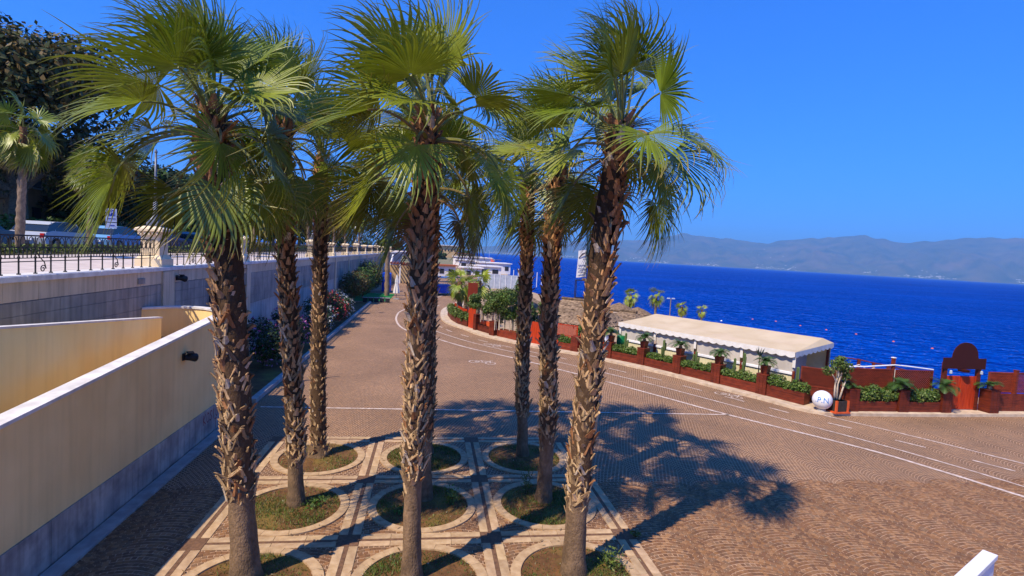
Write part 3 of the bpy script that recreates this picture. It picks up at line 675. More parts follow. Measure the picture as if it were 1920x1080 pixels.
# ------------------------------------------------------------------ the nine fan palms
def frond_geo(rs, o, az, el, plen, RB, nseg, wind, sag, old, ns=9, opn=1.0):
    d = np.array([math.cos(el)*math.cos(az), math.cos(el)*math.sin(az), math.sin(el)]); p = np.array(o, float)
    pts = [p.copy()]; st = 8
    for k in range(st):
        d = d+np.array([0, 0, -1])*sag*(k+1)/st*0.32+wind*0.05; d /= np.linalg.norm(d); p = p+d*plen/st; pts.append(p.copy())
    t = d; up = np.array([0, 0, 1.0])
    b = np.cross(t, up)
    if np.linalg.norm(b) < 0.15: b = np.array([-math.sin(az), math.cos(az), 0])
    b /= np.linalg.norm(b); roll = rs.normal(0, 0.45+0.6*(el > 0.9)); n = np.cross(b, t); n /= np.linalg.norm(n)
    b, n = b*math.cos(roll)+n*math.sin(roll), n*math.cos(roll)-b*math.sin(roll)
    ang = rs.uniform(1.75, 2.15)*opn; phi = np.linspace(-ang, ang, nseg); dphi = phi[1]-phi[0]
    cup = rs.uniform(0.05, 0.4)
    D = np.cos(phi)[:, None]*t+np.sin(phi)[:, None]*b+n*(cup*np.abs(np.sin(phi)))[:, None]-n*(0.18*np.cos(phi))[:, None]
    D /= np.linalg.norm(D, axis=1)[:, None]
    Ls = RB*(0.70+0.30*np.cos(phi))*rs.uniform(0.9, 1.06, nseg)
    S = np.array([0.03, 0.16, 0.3, 0.43, 0.55, 0.67, 0.78, 0.89, 1.0])
    if ns == 6: S = np.array([0.03, 0.25, 0.48, 0.66, 0.84, 1.0])
    P = np.repeat(p[None], nseg, 0)+D*(Ls*S[0])[:, None]
    g = np.array([0, 0, -1.0]); V = []; C = []
    droop = rs.uniform(0.35, 0.95); split = 0.5
    hue = rs.uniform(0, 1); base = np.array([0.165+0.13*hue, 0.23+0.09*hue, 0.013+0.010*hue])*(1-0.2*old)
    tip = np.array([0.36, 0.22, 0.065]) if old > 0.45 else np.array([0.24, 0.23, 0.06])
    if old > 0.92: base = np.array([0.20, 0.13, 0.055]); tip = np.array([0.22, 0.14, 0.06])
    jit = rs.normal(0, 0.25, (nseg, 3)); jg = np.abs(rs.normal(1.0, 0.45, (nseg, 1))); hw0 = np.tan(dphi/2)*Ls
    for k, s in enumerate(S):
        if k:
            ds = S[k]-S[k-1]; kk = 0.10 if s < split else 0.15+4.8*(s-split)
            D = D+((g*droop+wind*1.5)[None]*kk*jg+jit*(s > split)*1.0)*ds*1.5; D /= np.linalg.norm(D, axis=1)[:, None]; P = P+D*(Ls*ds)[:, None]
        e = np.cross(np.repeat(n[None], nseg, 0), D); ln = np.linalg.norm(e, axis=1)[:, None]; e = e/np.maximum(ln, 1e-3)
        nn = np.cross(D, e)
        hw = hw0*s if s <= split else hw0*split*0.86*((1-s)/(1-split))**1.0+0.0014
        V.append(np.stack([P-e*hw[:, None], P+nn*(hw*0.55)[:, None], P+e*hw[:, None]], 1))
        f = max(0, (s-0.62)/0.38)**1.4*(0.5+0.5*old) if old <= 0.92 else 0
        cc = base*(1-f)+tip*f; cc = cc+np.array([0.045, 0.05, 0.006])*max(0, 1-s*3.2)
        C.append(np.repeat(np.repeat(cc[None, None], nseg, 0), 3, 1)*np.array([0.92, 1.08, 0.92])[None, :, None])
    V = np.stack(V, 1); C = np.stack(C, 1)*rs.uniform(0.85, 1.15, (nseg, 1, 1, 1))
    m_ = len(S); idx = np.arange(nseg*m_*3).reshape(nseg, m_, 3)
    F = []
    for a in (0, 1): F.append(np.stack([idx[:, :-1, a], idx[:, :-1, a+1], idx[:, 1:, a+1], idx[:, 1:, a]], -1).reshape(-1, 4))
    return V.reshape(-1, 3), np.concatenate(F), C.reshape(-1, 3), pts
def quick_mesh(name, V, F, m, cols, smooth=False):
    me = bpy.data.meshes.new(name); nv, nf = len(V), len(F); w = F.shape[1]
    me.vertices.add(nv); me.vertices.foreach_set('co', np.asarray(V, np.float32).ravel())
    me.loops.add(nf*w); me.loops.foreach_set('vertex_index', np.asarray(F, np.int32).ravel())
    me.polygons.add(nf); me.polygons.foreach_set('loop_start', np.arange(0, nf*w, w, dtype=np.int32)); me.polygons.foreach_set('loop_total', np.full(nf, w, np.int32))
    if smooth: me.polygons.foreach_set('use_smooth', np.ones(nf, bool))
    me.update(calc_edges=True); me.materials.append(m)
    ca = me.color_attributes.new('Col', 'FLOAT_COLOR', 'POINT'); arr = np.ones((nv, 4), np.float32); arr[:, :3] = cols; ca.data.foreach_set('color', arr.ravel())
    return me
def boot_mesh(rs, kind):
    mb = MB()
    def strap(x0, x1, L_, w0, w1, out, curl, th=0.014, twist=0.0, z0=0.0):
        vs = []; n = 5
        for k in range(n):
            t = k/(n-1); z = z0+t*L_; x = x0+(x1-x0)*t; y = out*t*L_+curl*t*t*L_; w = w0+(w1-w0)*t+ (0.012*math.sin(t*7+L_*30))
            dy = twist*t*w
            vs += [(x-w/2, y-0.01-dy, z), (x, y+0.012, z+0.012*(k == n-1)), (x+w/2, y-0.01+dy, z+rs.uniform(-.015, .015)*(k == n-1)), (x+w/2*0.9, y-th-0.01, z), (x-w/2*0.9, y-th-0.01, z)]
        fs = []
        for k in range(n-1):
            for j in range(5): j2 = (j+1) % 5; fs.append((k*5+j, k*5+j2, k*5+5+j2, k*5+5+j))
        fs.append(tuple((n-1)*5+j for j in range(5))); mb.add(vs, fs)
    if kind == 0: strap(0, rs.uniform(-.02, .02), rs.uniform(.17, .25), rs.uniform(.12, .17), rs.uniform(.04, .065), rs.uniform(.14, .3), rs.uniform(0, .3), twist=rs.uniform(-.3, .3))
    elif kind == 1: strap(0, rs.uniform(-.05, .05), rs.uniform(.13, .2), rs.uniform(.11, .15), rs.uniform(.06, .09), rs.uniform(.2, .45), rs.uniform(.1, .4), twist=rs.uniform(-.6, .6))
    else:
        L_ = rs.uniform(.2, .27)
        strap(-0.095, 0.0, L_, .075, .05, .13, .1, twist=.2); strap(0.095, 0.0, L_, .075, .05, .15, .1, twist=-.2)
        strap(0, rs.uniform(-.02, .02), .09, .06, .035, .45, .3, z0=L_*0.85)
    me = mesh('leaf_base', mb.v, mb.f, BOOT); return me
rs = np.random.RandomState(7)
BOOTS = [boot_mesh(rs, k) for k in (0, 0, 0, 1, 1, 1, 2, 2, 2, 2)]
WIND = np.array([-0.52, -0.06, 0.0])
def interp(path, s):
    n = len(path)-1; f = min(max(s, 0), 0.99999)*n; i = int(f); t = f-i
    P = [Vector(p) for p in path]; p0, p1, p2, p3 = P[max(i-1, 0)], P[i], P[i+1], P[min(i+2, n)]
    return 0.5*((2*p1)+(p2-p0)*t+(2*p0-5*p1+4*p2-p3)*t*t+(3*p1-p0-3*p2+p3)*t**3)
def fan_palm(label, path, r_bare, r_boot, z_boot, nfr, seed, nseg=52, ns=9, nboot=300, RB=1.12, short=False, fans=()):
    rs = np.random.RandomState(seed); base = Vector(path[0]); root = thing('fan_palm', label, 'palm tree', tuple(base), 0, 'fan palms in the round beds')
    loc = [tuple(Vector(p)-base) for p in path]; ht = loc[-1][2]
    V = []; C = []; nr = 26; nz = 64; pts = []
    def radius(z):
        flare = 0.24*math.exp(-z/0.22)*r_bare*1.6
        k = min(1, max(0, (z-z_boot+0.05)/0.25)); k = k*k*(3-2*k)
        return (r_bare*(1-0.05*z)+flare)*(1-k)+r_boot*0.8*(1-0.025*(z-z_boot))*k
    for i in range(nz+1):
        s = i/nz; c = interp(loc, s); z = c.z; r_ = radius(z)
        k = min(1, max(0, (z-z_boot)/0.3))
        for j in range(nr):
            a = 2*math.pi*j/nr; q = r_*(1+0.035*math.sin(a*5+z*9+seed)+rs.normal(0, 0.012)+0.018*math.sin(z*70+math.sin(a*2)))
            V.append((c.x+q*math.cos(a), c.y+q*math.sin(a), z-0.05*(i == 0)))
            g = 0.9+0.2*math.sin(z*46+3*math.sin(a+seed))
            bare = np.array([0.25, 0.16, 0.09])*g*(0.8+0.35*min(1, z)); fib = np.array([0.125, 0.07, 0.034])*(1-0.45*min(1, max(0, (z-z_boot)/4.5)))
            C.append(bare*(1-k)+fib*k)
    F = [(i*nr+j, i*nr+(j+1) % nr, (i+1)*nr+(j+1) % nr, (i+1)*nr+j) for i in range(nz) for j in range(nr)]
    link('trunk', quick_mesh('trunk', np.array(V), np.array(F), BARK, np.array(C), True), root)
    top = Vector(loc[-1])
    for k in range(nboot):
        s = (k+rs.uniform(-.4, .4))/nboot; z = z_boot+s*(ht-z_boot+0.12)
        sp = min(max(z/ht, 0), 1)
        c = interp(loc, sp); c.z = z
        az = k*2.39996+rs.normal(0, 0.12); r_ = radius(z)*0.97
        rel = (z-z_boot)/max(.1, ht-z_boot)
        if rel < 0.5 and not short: me = BOOTS[rs.choice(10)]
        else: me = BOOTS[rs.choice(6)]
        o = link('leaf_base', me, root); o.location = (c.x+r_*math.cos(az), c.y+r_*math.sin(az), z)
        sc = rs.uniform(0.62, 0.98)*(0.72 if short else 1.0)*(r_boot/0.27)**0.5*(1+0.3*min(1, max(0, rel-.35)*2)); o.scale = (sc, sc, sc*rs.uniform(.85, 1.15))
        o.rotation_euler = (rs.normal(0.0, 0.14)-(0.10 if rs.rand() < .15 else 0), rs.normal(0, 0.16), az-math.pi/2)
        u = min(1, max(0, (rel-0.18+rs.normal(0, 0.10))/0.6)); t1 = np.array([0.70, 0.47, 0.24]); t2 = np.array([0.44, 0.21, 0.09])
        cc = (t1*(1-u)+t2*u)*rs.uniform(0.45, 1.3)
        if rs.rand() < 0.12: cc = np.array([0.62, 0.50, 0.36])
        if rs.rand() < 0.2: cc = np.array([0.40, 0.18, 0.07])*rs.uniform(.7, 1.2)
        o.color = (*cc, 1)
    vv, ff, cc_ = [], [], []; off_ = 0
    for k in range(int(nboot*1.5)):
        z = z_boot-0.3*rs.rand()**2.5+rs.rand()*(ht-z_boot+0.1); c = interp(loc, min(max(z/ht, 0), 1)); az = rs.uniform(0, 6.2832); r_ = radius(z)*0.985; rel = (z-z_boot)/max(.1, ht-z_boot)
        l, w, o1 = rs.uniform(.07, .17), rs.uniform(.03, .07), rs.uniform(.015, .05); tw = rs.normal(0, .35); er = np.array([math.cos(az), math.sin(az), 0]); et = np.array([-math.sin(az), math.cos(az), 0])
        b0 = np.array([c.x, c.y, z])+er*r_; up = np.array([0, 0, 1.0])+et*tw
        P_ = [b0-et*w/2, b0+et*w/2, b0+up*l+er*o1+et*w*.2, b0+up*l+er*o1-et*w*.2, b0-et*w/2-er*.01, b0+et*w/2-er*.01, b0+up*l+er*(o1-.012)+et*w*.2, b0+up*l+er*(o1-.012)-et*w*.2]
        vv += P_; ff += [tuple(off_+i for i in q) for q in ((0, 1, 2, 3), (5, 4, 7, 6), (1, 5, 6, 2), (4, 0, 3, 7), (3, 2, 6, 7))]; off_ += 8
        u = min(1, max(0, (rel-0.2+rs.normal(0, .12))/0.6)); cl = (np.array([.58, .39, .20])*(1-u)+np.array([.40, .19, .08])*u)*rs.uniform(.45, 1.2); cc_ += [cl]*8
    stuff(link('leaf_base_stubs', quick_mesh('leaf_base_stubs', np.array(vv), np.array(ff), BARK, np.array(cc_)), root))
    for k in range(nfr):
        u = (k+.5)/nfr; el = R(87-78*(u/.84)**1.2+rs.normal(0, 8)) if u < .84 else R(rs.uniform(-40, -12)); az = k*2.39996+seed+rs.normal(0, .2)
        if u >= .84: az = [0.15, 2.9, 1.3, -0.6, 3.6, 2.0][k % 6]+rs.normal(0, .2)
        oz = 0.15-0.6*u**1.4; r_ = radius(ht)*0.55
        old = min(1.0, max(0, (u-0.25)*1.15+rs.normal(0, 0.08)))
        if u < 0.93: old = min(old, 0.85)
        o = (top.x+r_*math.cos(az)*min(1, u*2), top.y+r_*math.sin(az)*min(1, u*2), top.z+oz)
        pl = rs.uniform(0.72, 1.0)*(0.7+0.3*min(1, u*2.2)); rb = RB*rs.uniform(0.88, 1.1)*(0.8 if u < 0.1 else 1)
        V, F, C, pp = frond_geo(rs, o, az, el, pl, rb, nseg, WIND*rs.uniform(0.5, 1.3), 0.2+0.55*u, old, ns, 0.35+0.65*min(1, u/.3))
        fr = link('frond', quick_mesh('frond', V, F, FROND, C), root)
        w = 0.024; mb = MB().tube([tuple(q) for q in pp], [0.030-0.016*i/8 for i in range(9)], 5)
        cl = (0.26, 0.27, 0.06) if old < .5 else ((0.30, 0.22, 0.08) if old < .92 else (0.24, 0.13, 0.06)); mb.c = [cl]*len(mb.v)
        mb.build('petiole', FROND, fr)
    for (az, el, pl, rb) in fans:
        V, F, C, pp = frond_geo(rs, (top.x+.15*math.cos(az), top.y+.15*math.sin(az), top.z-.25), az, R(el), pl, rb, nseg, WIND*0.6, 1.1, 0.25, ns)
        fr = link('frond', quick_mesh('frond', V, F, FROND, C*1.2), root); mb = MB().tube([tuple(q) for q in pp], [0.030-0.016*i/8 for i in range(9)], 5); mb.c = [(0.30, 0.30, 0.06)]*len(mb.v); mb.build('petiole', FROND, fr)
    return root
PALMS = [
 ('thickest fan palm, front left, leaning left beside the ramp wall', [(-2.55, 8.23, 0), (-2.68, 8.25, 1.53), (-2.8, 8.27, 3.14), (-2.92, 8.29, 4.71), (-3.14, 8.32, 6.0), (-3.22, 8.33, 6.85)], .19, .255, 1.2, 28, 1, dict(RB=1.22, fans=[(-0.2, -22, 1.0, .95), (3.0, 8, 1.3, 1.25), (3.4, -8, 1.3, 1.2)])),
 ('fan palm in the middle of the front row, slim bare foot', [(-0.08, 8.09, 0), (-0.14, 8.10, 2.0), (-0.16, 8.10, 4.06), (-0.17, 8.10, 5.66), (-0.15, 8.10, 7.0)], .14, .20, 1.5, 26, 2, dict(fans=[(-1.7, 12, .7, 1.0), (-0.4, 5, 1.25, .95)])),
 ('fan palm at the front right, trunk leaning right before the tent', [(2.52, 8.07, 0), (2.50, 8.07, 1.56), (2.56, 8.07, 3.31), (2.60, 8.06, 5.18), (2.71, 8.04, 6.5), (2.77, 8.03, 7.15)], .175, .235, 1.15, 27, 3, dict(fans=[(-0.9, 5, .75, 1.0), (0.3, -10, 1.0, 1.1)])),
 ('fan palm of the middle row, second trunk from the left', [(-2.39, 10.55, 0), (-2.48, 10.6, 1.54), (-2.66, 10.67, 3.63), (-2.79, 10.69, 5.66), (-2.88, 10.7, 7.3)], .14, .205, 0.85, 23, 4, {}),
 ('fan palm hidden straight behind the middle front palm', [(0.07, 10.75, 0), (-0.07, 10.92, 3.69), (-0.12, 10.93, 6.6)], .15, .22, 1.2, 22, 5, dict(nseg=44, nboot=200)),
 ('fan palm of the middle row right, close left of the front right palm', [(2.55, 10.6, 0), (2.53, 10.55, 1.61), (2.43, 10.56, 3.83), (2.40, 10.57, 6.0), (2.41, 10.57, 7.0)], .15, .215, 1.25, 23, 6, {}),
 ('back left fan palm with reddish close-set trunk, third from the left', [(-2.5, 13.1, 0), (-2.58, 13.2, 1.98), (-2.62, 13.27, 3.93), (-2.66, 13.28, 5.84), (-2.69, 13.28, 7.1)], .22, .225, 0.12, 21, 7, dict(short=True, nboot=300)),
 ('fan palm in the middle of the back row, mostly hidden', [(0.08, 13.2, 0), (0.01, 13.35, 3.36), (-0.04, 13.4, 6.9)], .15, .22, 1.0, 20, 8, dict(nseg=44, nboot=180)),
 ('slender fan palm at the back right, shaded trunk', [(2.53, 13.08, 0), (2.41, 13.1, 2.14), (2.36, 13.1, 4.84), (2.33, 13.11, 6.17), (2.25, 13.12, 7.0)], .135, .20, 1.0, 22, 9, {})]
for lab, path, a, b, c, n, sd_, kw in PALMS: fan_palm(lab, path, a, b, c, n, sd_, **kw)

# ------------------------------------------------------------------ grass and weeds in the beds
def blades(n, pick, hmin, hmax, seed, cols):
    r_ = np.random.RandomState(seed); V = []; F = []; C = []
    for k in range(n):
        x, y, z, q = pick(r_)
        h = r_.uniform(hmin, hmax)*q; a = r_.uniform(0, 6.283); w = 0.006+0.004*r_.rand(); lx, ly = r_.normal(0, .5, 2)*h
        o = len(V); V += [(x-w*math.cos(a), y-w*math.sin(a), z), (x+w*math.cos(a), y+w*math.sin(a), z), (x+lx, y+ly, z+h), (x+lx*1.02, y+ly*1.02, z+h)]; F.append((o, o+1, o+2, o+3))
        c = cols[r_.randint(len(cols))]; C += [np.array(c)*r_.uniform(.7, 1.25)]*4
    return np.array(V), np.array(F), np.array(C)
GC = {}
def pick_bed(r_):
    while True:
        (cx, cy) = list(CENT.values())[r_.randint(9)]
        a = r_.uniform(0, 6.283); q = 0.88*math.sqrt(r_.rand()); x, y = cx+q*math.cos(a), cy+q*math.sin(a)
        f = 0.5+0.5*math.sin(x*2.3+1.7*math.sin(y*1.9))*math.cos(y*2.7+x)
        if r_.rand() < 0.10+f*f: return x, y, 0.008+0.02*(1-q), 0.6+0.6*f
V, F, C = blades(26000, pick_bed, 0.02, 0.07, 3, [(0.15, 0.19, 0.035), (0.11, 0.18, 0.03), (0.12, 0.20, 0.03), (0.20, 0.155, 0.06), (0.24, 0.18, 0.08), (0.14, 0.18, 0.03)])
go = link('grass', quick_mesh('grass', V, F, LEAF, C)); stuff(go); go['label'] = 'thin dry grass scattered over the round palm beds'; go['category'] = 'grass'

def leaf_cloud(r_, blobs, n, size, cols, flat=0.0, shell=0.55):
    """small folded leaves spread through a set of ellipsoid clumps; returns arrays"""
    B = np.array(blobs, float); vol = (B[:, 3]*B[:, 4]*B[:, 5])**(2/3); pr = vol/vol.sum()
    k = r_.choice(len(B), n, p=pr); d = r_.normal(size=(n, 3)); d /= np.linalg.norm(d, axis=1)[:, None]
    rad = (shell+(1-shell)*r_.rand(n))**0.8; rad = np.where(r_.rand(n) < 0.22, r_.rand(n)**0.5, rad)
    P = B[k, :3]+d*rad[:, None]*B[k, 3:6]
    nrm = d*0.8+r_.normal(size=(n, 3))*0.6+np.array([0, 0, 0.35+flat]); nrm /= np.linalg.norm(nrm, axis=1)[:, None]
    t = np.cross(nrm, r_.normal(size=(n, 3))); t /= np.linalg.norm(t, axis=1)[:, None]; b = np.cross(nrm, t)
    s = size*r_.uniform(0.6, 1.35, n)[:, None]
    V = np.stack([P-t*s, P-b*s*0.42+nrm*s*0.08, P+t*s, P+b*s*0.42+nrm*s*0.08], 1).reshape(-1, 3); F = np.arange(4*n).reshape(n, 4)
    cl = np.array(cols)[r_.randint(len(cols), size=n)]*r_.uniform(0.7, 1.25, n)[:, None]
    return V, F, np.repeat(cl, 4, 0)
GR = [(0.075, 0.15, 0.020), (0.11, 0.19, 0.028), (0.06, 0.12, 0.018), (0.14, 0.20, 0.04)]
GRY = [(0.15, 0.20, 0.035), (0.11, 0.17, 0.03), (0.19, 0.21, 0.05), (0.08, 0.13, 0.025)]
GRD = [(0.022, 0.045, 0.014), (0.032, 0.058, 0.016), (0.018, 0.036, 0.012), (0.045, 0.062, 0.02)]
def crown(name, r_, blobs, n, size, cols, m, parent, **kw):
    V, F, C = leaf_cloud(r_, blobs, n, size, cols, **kw); return link(name, quick_mesh(name, V, F, m, C), parent)
def weed(x, y, h, lab, cols=GR, n=90, w=0.14):
    t = thing('weed', lab, 'weed', (x, y, 0.02)); r_ = np.random.RandomState(int(x*100+y*10) % 999)
    mb = MB()
    for k in range(6):
        a = r_.uniform(0, 6.283); mb.tube([(0, 0, 0), (w*.4*math.cos(a), w*.4*math.sin(a), h*.5), (w*math.cos(a), w*math.sin(a), h*r_.uniform(.7, 1))], 0.004, 4)
    mb.c = [(0.08, 0.12, 0.03)]*len(mb.v); mb.build('stems', LEAF, t)
    crown('foliage', r_, [(0, 0, h*.55, w, w, h*.5)], n, 0.035, cols, LEAF, t, shell=0.2)
c = CENT[(0, 1)]; weed(c[0]+0.42, c[1]+0.02, 0.16, 'low green weed beside the second trunk from the left', GR, 160, 0.3)
c = CENT[(1, 1)]; weed(c[0]+0.55, c[1]-0.02, 0.40, 'leafy green weed in the central round bed', GR, 140, 0.2)
c = CENT[(2, 1)]; weed(c[0]-0.32, c[1]+0.45, 0.55, 'tall thin weed in the middle right round bed', GRY, 70, 0.14)
c = CENT[(2, 2)]; weed(c[0]+0.62, c[1]+0.18, 0.34, 'bushy weed at the foot of the front right palm', GRY, 160, 0.28)
c = CENT[(2, 1)]; weed(c[0]+0.72, c[1]+0.1, 0.26, 'small weed at the right edge of the middle right bed', GRY, 70, 0.16)
c = CENT[(1, 1)]; weed(c[0]-0.45, c[1]-0.28, 0.10, 'flat little weed at the left of the central round bed', GR, 60, 0.16)
weed(3.98, 9.08, 0.12, 'tuft of grass growing between paving slabs near the right border', GRY, 50, 0.12)

# dry leaf litter blown over beds and paving
mb = MB(); r_ = random.Random(21)
for k in range(420):
    if k < 260: (cx, cy) = r_.choice(list(CENT.values())); a = r_.uniform(0, 6.283); q = 1.15*math.sqrt(r_.random()); x, y, z = cx+q*math.cos(a), cy+q*math.sin(a), 0.034
    else: x, y, z = r_.uniform(-5, 11), r_.uniform(7, 19), 0.014
    l, w, a = r_.uniform(.02, .07), r_.uniform(.006, .016), r_.uniform(0, 6.283); cs, sn = math.cos(a), math.sin(a); c_ = r_.choice([(.38, .26, .13), (.26, .16, .07), (.45, .36, .22), (.20, .12, .06)])
    mb.add([(x-l*cs, y-l*sn, z), (x+w*sn, y-w*cs, z+.006), (x+l*cs, y+l*sn, z+.004), (x-w*sn, y+w*cs, z+.008)], [(0, 1, 2, 3)], c_)
lt = mb.build('leaf_litter', LEAF); stuff(lt); lt['label'] = 'dry leaf bits scattered over beds and paving'; lt['category'] = 'leaf litter'
# white parapet at the lower right
PO = (8.6, 6.62, 0); a_ = math.atan2(-0.57, -1.13)
wp = thing('white_parapet', 'white painted parapet end in the lower right corner', 'parapet', PO, a_)
MB().box((1.6, 0, 0.46), (3.2, 0.13, 0.92)).build('wall_body', WHITE, wp)
MB().box((1.6, 0, 0.985), (3.24, 0.18, 0.07), bev=0.006).build('coping', WHITE, wp)

# ------------------------------------------------------------------ fence with planters along the kerb
FO = offs(K, 0.42)
def plank_box(root, L_, D, Ht, n, m=RED, bright=1.0):
    """a trough of n planks a side, open at the top, with soil"""
    r_ = random.Random(int(L_*1000)); h = Ht/n
    for i in range(n):
        for sgn, y in ((1, 0.0), (-1, D)):
            if sgn < 0 and i < n-1: continue
            o = MB().box((L_/2, y, h*(i+.5) if sgn > 0 else Ht/2), (L_, 0.03, (h if sgn > 0 else Ht)-0.008), bev=0.003).build('plank', m, root); k = bright*r_.uniform(.8, 1.12); o.color = (k, k, k, 1)
    for x in (0.0, L_):
        o = MB().box((x+(0.016 if x == 0 else -0.016), D/2, Ht/2), (0.03, D-0.034, Ht-0.008), bev=0.003).build('end_board', m, root); o.color = (bright, bright, bright, 1)
    MB().box((L_/2, D/2, Ht-0.09), (L_-0.07, D-0.05, 0.06)).build('soil', SOIL, root)
def planter(A, B, label, Ht=0.42, D=0.42, n=3, bright=1.0):
    L_, a = local_frame(A, B); r_ = thing('planter_box', label, 'planter', (A[0], A[1], 0.104), a, 'wooden planter boxes along the fence'); plank_box(r_, L_, D, Ht, n, bright=bright); return L_, a
def shrub(A, B, z, h, label, cols=GR, seed=1, dens=1.0, d=0.26, size=0.05, off=0.21):
    L_, a = local_frame(A, B); t = thing('planter_shrub', label, 'shrub', (A[0], A[1], z), a, 'green shrubs in the fence planters'); r_ = np.random.RandomState(seed)
    nb = max(3, int(L_/0.28)); bl = []
    for i in range(nb):
        x = (i+.5)*L_/nb; hh = h*r_.uniform(.75, 1.15); bl.append((x, off+r_.normal(0, .03), hh*.5, L_/nb*0.75, d*r_.uniform(.85, 1.15), hh*.55))
    mb = MB()
    for i in range(nb): mb.tube([(bl[i][0], off, -0.08), (bl[i][0]+r_.normal(0, .05), off, h*.5)], 0.012, 5)
    mb.build('stems', WOODB, t); crown('foliage', r_, bl, int(1500*L_*dens), size, cols, LEAF, t, shell=0.5)
def pedestal(P, a, label, h=0.86, w=0.42, bright=0.9):
    r_ = thing('pedestal', label, 'pedestal', (P[0], P[1], 0.104), a, 'wooden pedestals between the planters'); rr = random.Random(int(P[0]*97))
    for i in range(3):
        for s, (x, y, dx, dy) in enumerate((((i-1)*w/3, -w/2, w/3-0.008, 0.03), ((i-1)*w/3, w/2, w/3-0.008, 0.03))):
            o = MB().box((x, y, h/2), (dx, dy, h), bev=0.003).build('board', RED, r_); k = bright*rr.uniform(.8, 1.1); o.color = (k, k, k, 1)
    for x in (-w/2+0.016, w/2-0.016): MB().box((x, 0, h/2), (0.03, w-0.036, h-0.004)).build('side_board', RED, r_, col=(bright*.85,)*3)
    MB().box((0, 0, h+0.012), (w+0.05, w+0.05, 0.024), bev=0.004).build('top', RED, r_, col=(bright*1.05,)*3)
def cycad_frond(r_, L_, nl=13):
    V = []; F = []; C = []
    pts = []; d = Vector((1, 0, 0.95)).normalized(); p = Vector((0, 0, 0))
    for k in range(nl+1):
        pts.append(p.copy()); p = p+d*L_/nl; d = (d+Vector((0.02, 0, -0.135))).normalized()
    for k in range(1, nl+1):
        t = k/nl; l = L_*0.36*math.sin(math.pi*min(0.97, 0.12+0.86*t))+0.02; dr = (pts[k]-pts[k-1]).normalized()
        for s in (-1, 1):
            tip = pts[k]+Vector((0, s, 0))*l*0.85+dr*l*0.55+Vector((0, 0, 0.10*l)); o = len(V); w = dr*0.016
            V += [tuple(pts[k]-w), tuple(pts[k]+w), tuple(tip+w*.25), tuple(tip-w*.25)]; F.append((o, o+1, o+2, o+3)); c = 0.85+0.3*r_.rand(); C += [(0.06*c, 0.125*c, 0.022*c)]*4
    for k in range(nl):
        o = len(V); w = Vector((0, 0.008, 0)); V += [tuple(pts[k]-w), tuple(pts[k]+w), tuple(pts[k+1]+w), tuple(pts[k+1]-w)]; F.append((o, o+1, o+2, o+3)); C += [(0.16, 0.17, 0.05)]*4
    return quick_mesh('frond', np.array(V), np.array(F), LEAF, np.array(C))
rcy = np.random.RandomState(4); CYF = [cycad_frond(rcy, L_) for L_ in (0.42, 0.48, 0.36)]
def cycad(loc, label, pot=True, s=1.0, n=20, seed=0, pm=None, yellow=False):
    r_ = np.random.RandomState(seed+11); t = thing('potted_cycad' if pot else 'cycad', label, 'cycad', loc, r_.uniform(0, 6) if not pot else 0.5, 'cycads on the fence pedestals'); z = 0
    if pot:
        MB().box((0, 0, 0.15), (0.24, 0.24, 0.30), taper=1.25).build('pot', pm or RED, t, col=(.95,)*3); MB().box((0, 0, 0.315), (0.33, 0.33, 0.03), bev=0.004).build('rim', pm or RED, t, col=(1.05,)*3); z = 0.33
    mb = MB().lathe([(0.07, z-0.02), (0.085, z+0.05), (0.06, z+0.12), (0.03, z+0.16)], n=9); mb.build('stem', WOODB, t)
    for k in range(n):
        o = link('frond', CYF[k % 3], t); o.location = (0, 0, z+0.12); u = k/n
        o.rotation_euler = (0, r_.uniform(-.5, .35)+0.35*(u-.4), k*2.39996); q = 1.25*s*r_.uniform(.8, 1.1); o.scale = (q, q, q)
def cactus(loc, h, label, arms=2, seed=0):
    r_ = random.Random(seed); t = thing('column_cactus', label, 'cactus', loc, r_.uniform(0, 3), 'cacti in the planters by the tent')
    def col_(p0, p1, p2, r0):
        mb = MB(); vs = []; n = 10; path = [Vector(p0), Vector(p0).lerp(Vector(p1), .5), Vector(p1), Vector(p1).lerp(Vector(p2), .5), Vector(p2), Vector(p2)+Vector((0, 0, r0*.8))]
        rad = [r0*.8, r0, r0, r0*1.05, r0, r0*.2]
        for i, q in enumerate(path): vs += [(q.x+rad[i]*(1.15 if j % 2 else .75)*math.cos(2*math.pi*j/n), q.y+rad[i]*(1.15 if j % 2 else .75)*math.sin(2*math.pi*j/n), q.z) for j in range(n)]
        fs = [(i*n+j, i*n+(j+1) % n, (i+1)*n+(j+1) % n, (i+1)*n+j) for i in range(5) for j in range(n)]+[tuple(5*n+j for j in range(n))]
        mb.add(vs, fs, (0.13, 0.19, 0.06)); return mb
    col_((0, 0, 0), (0, 0, h*.5), (0, 0, h), 0.05).build('stem', LEAF, t)
    for k in range(arms):
        s = 1 if k % 2 else -1; z = h*(0.35+0.16*k); col_((0, 0, z), (s*0.10, 0, z+0.03), (s*0.115, 0, z+h*.35), 0.04).build('arm', LEAF, t)
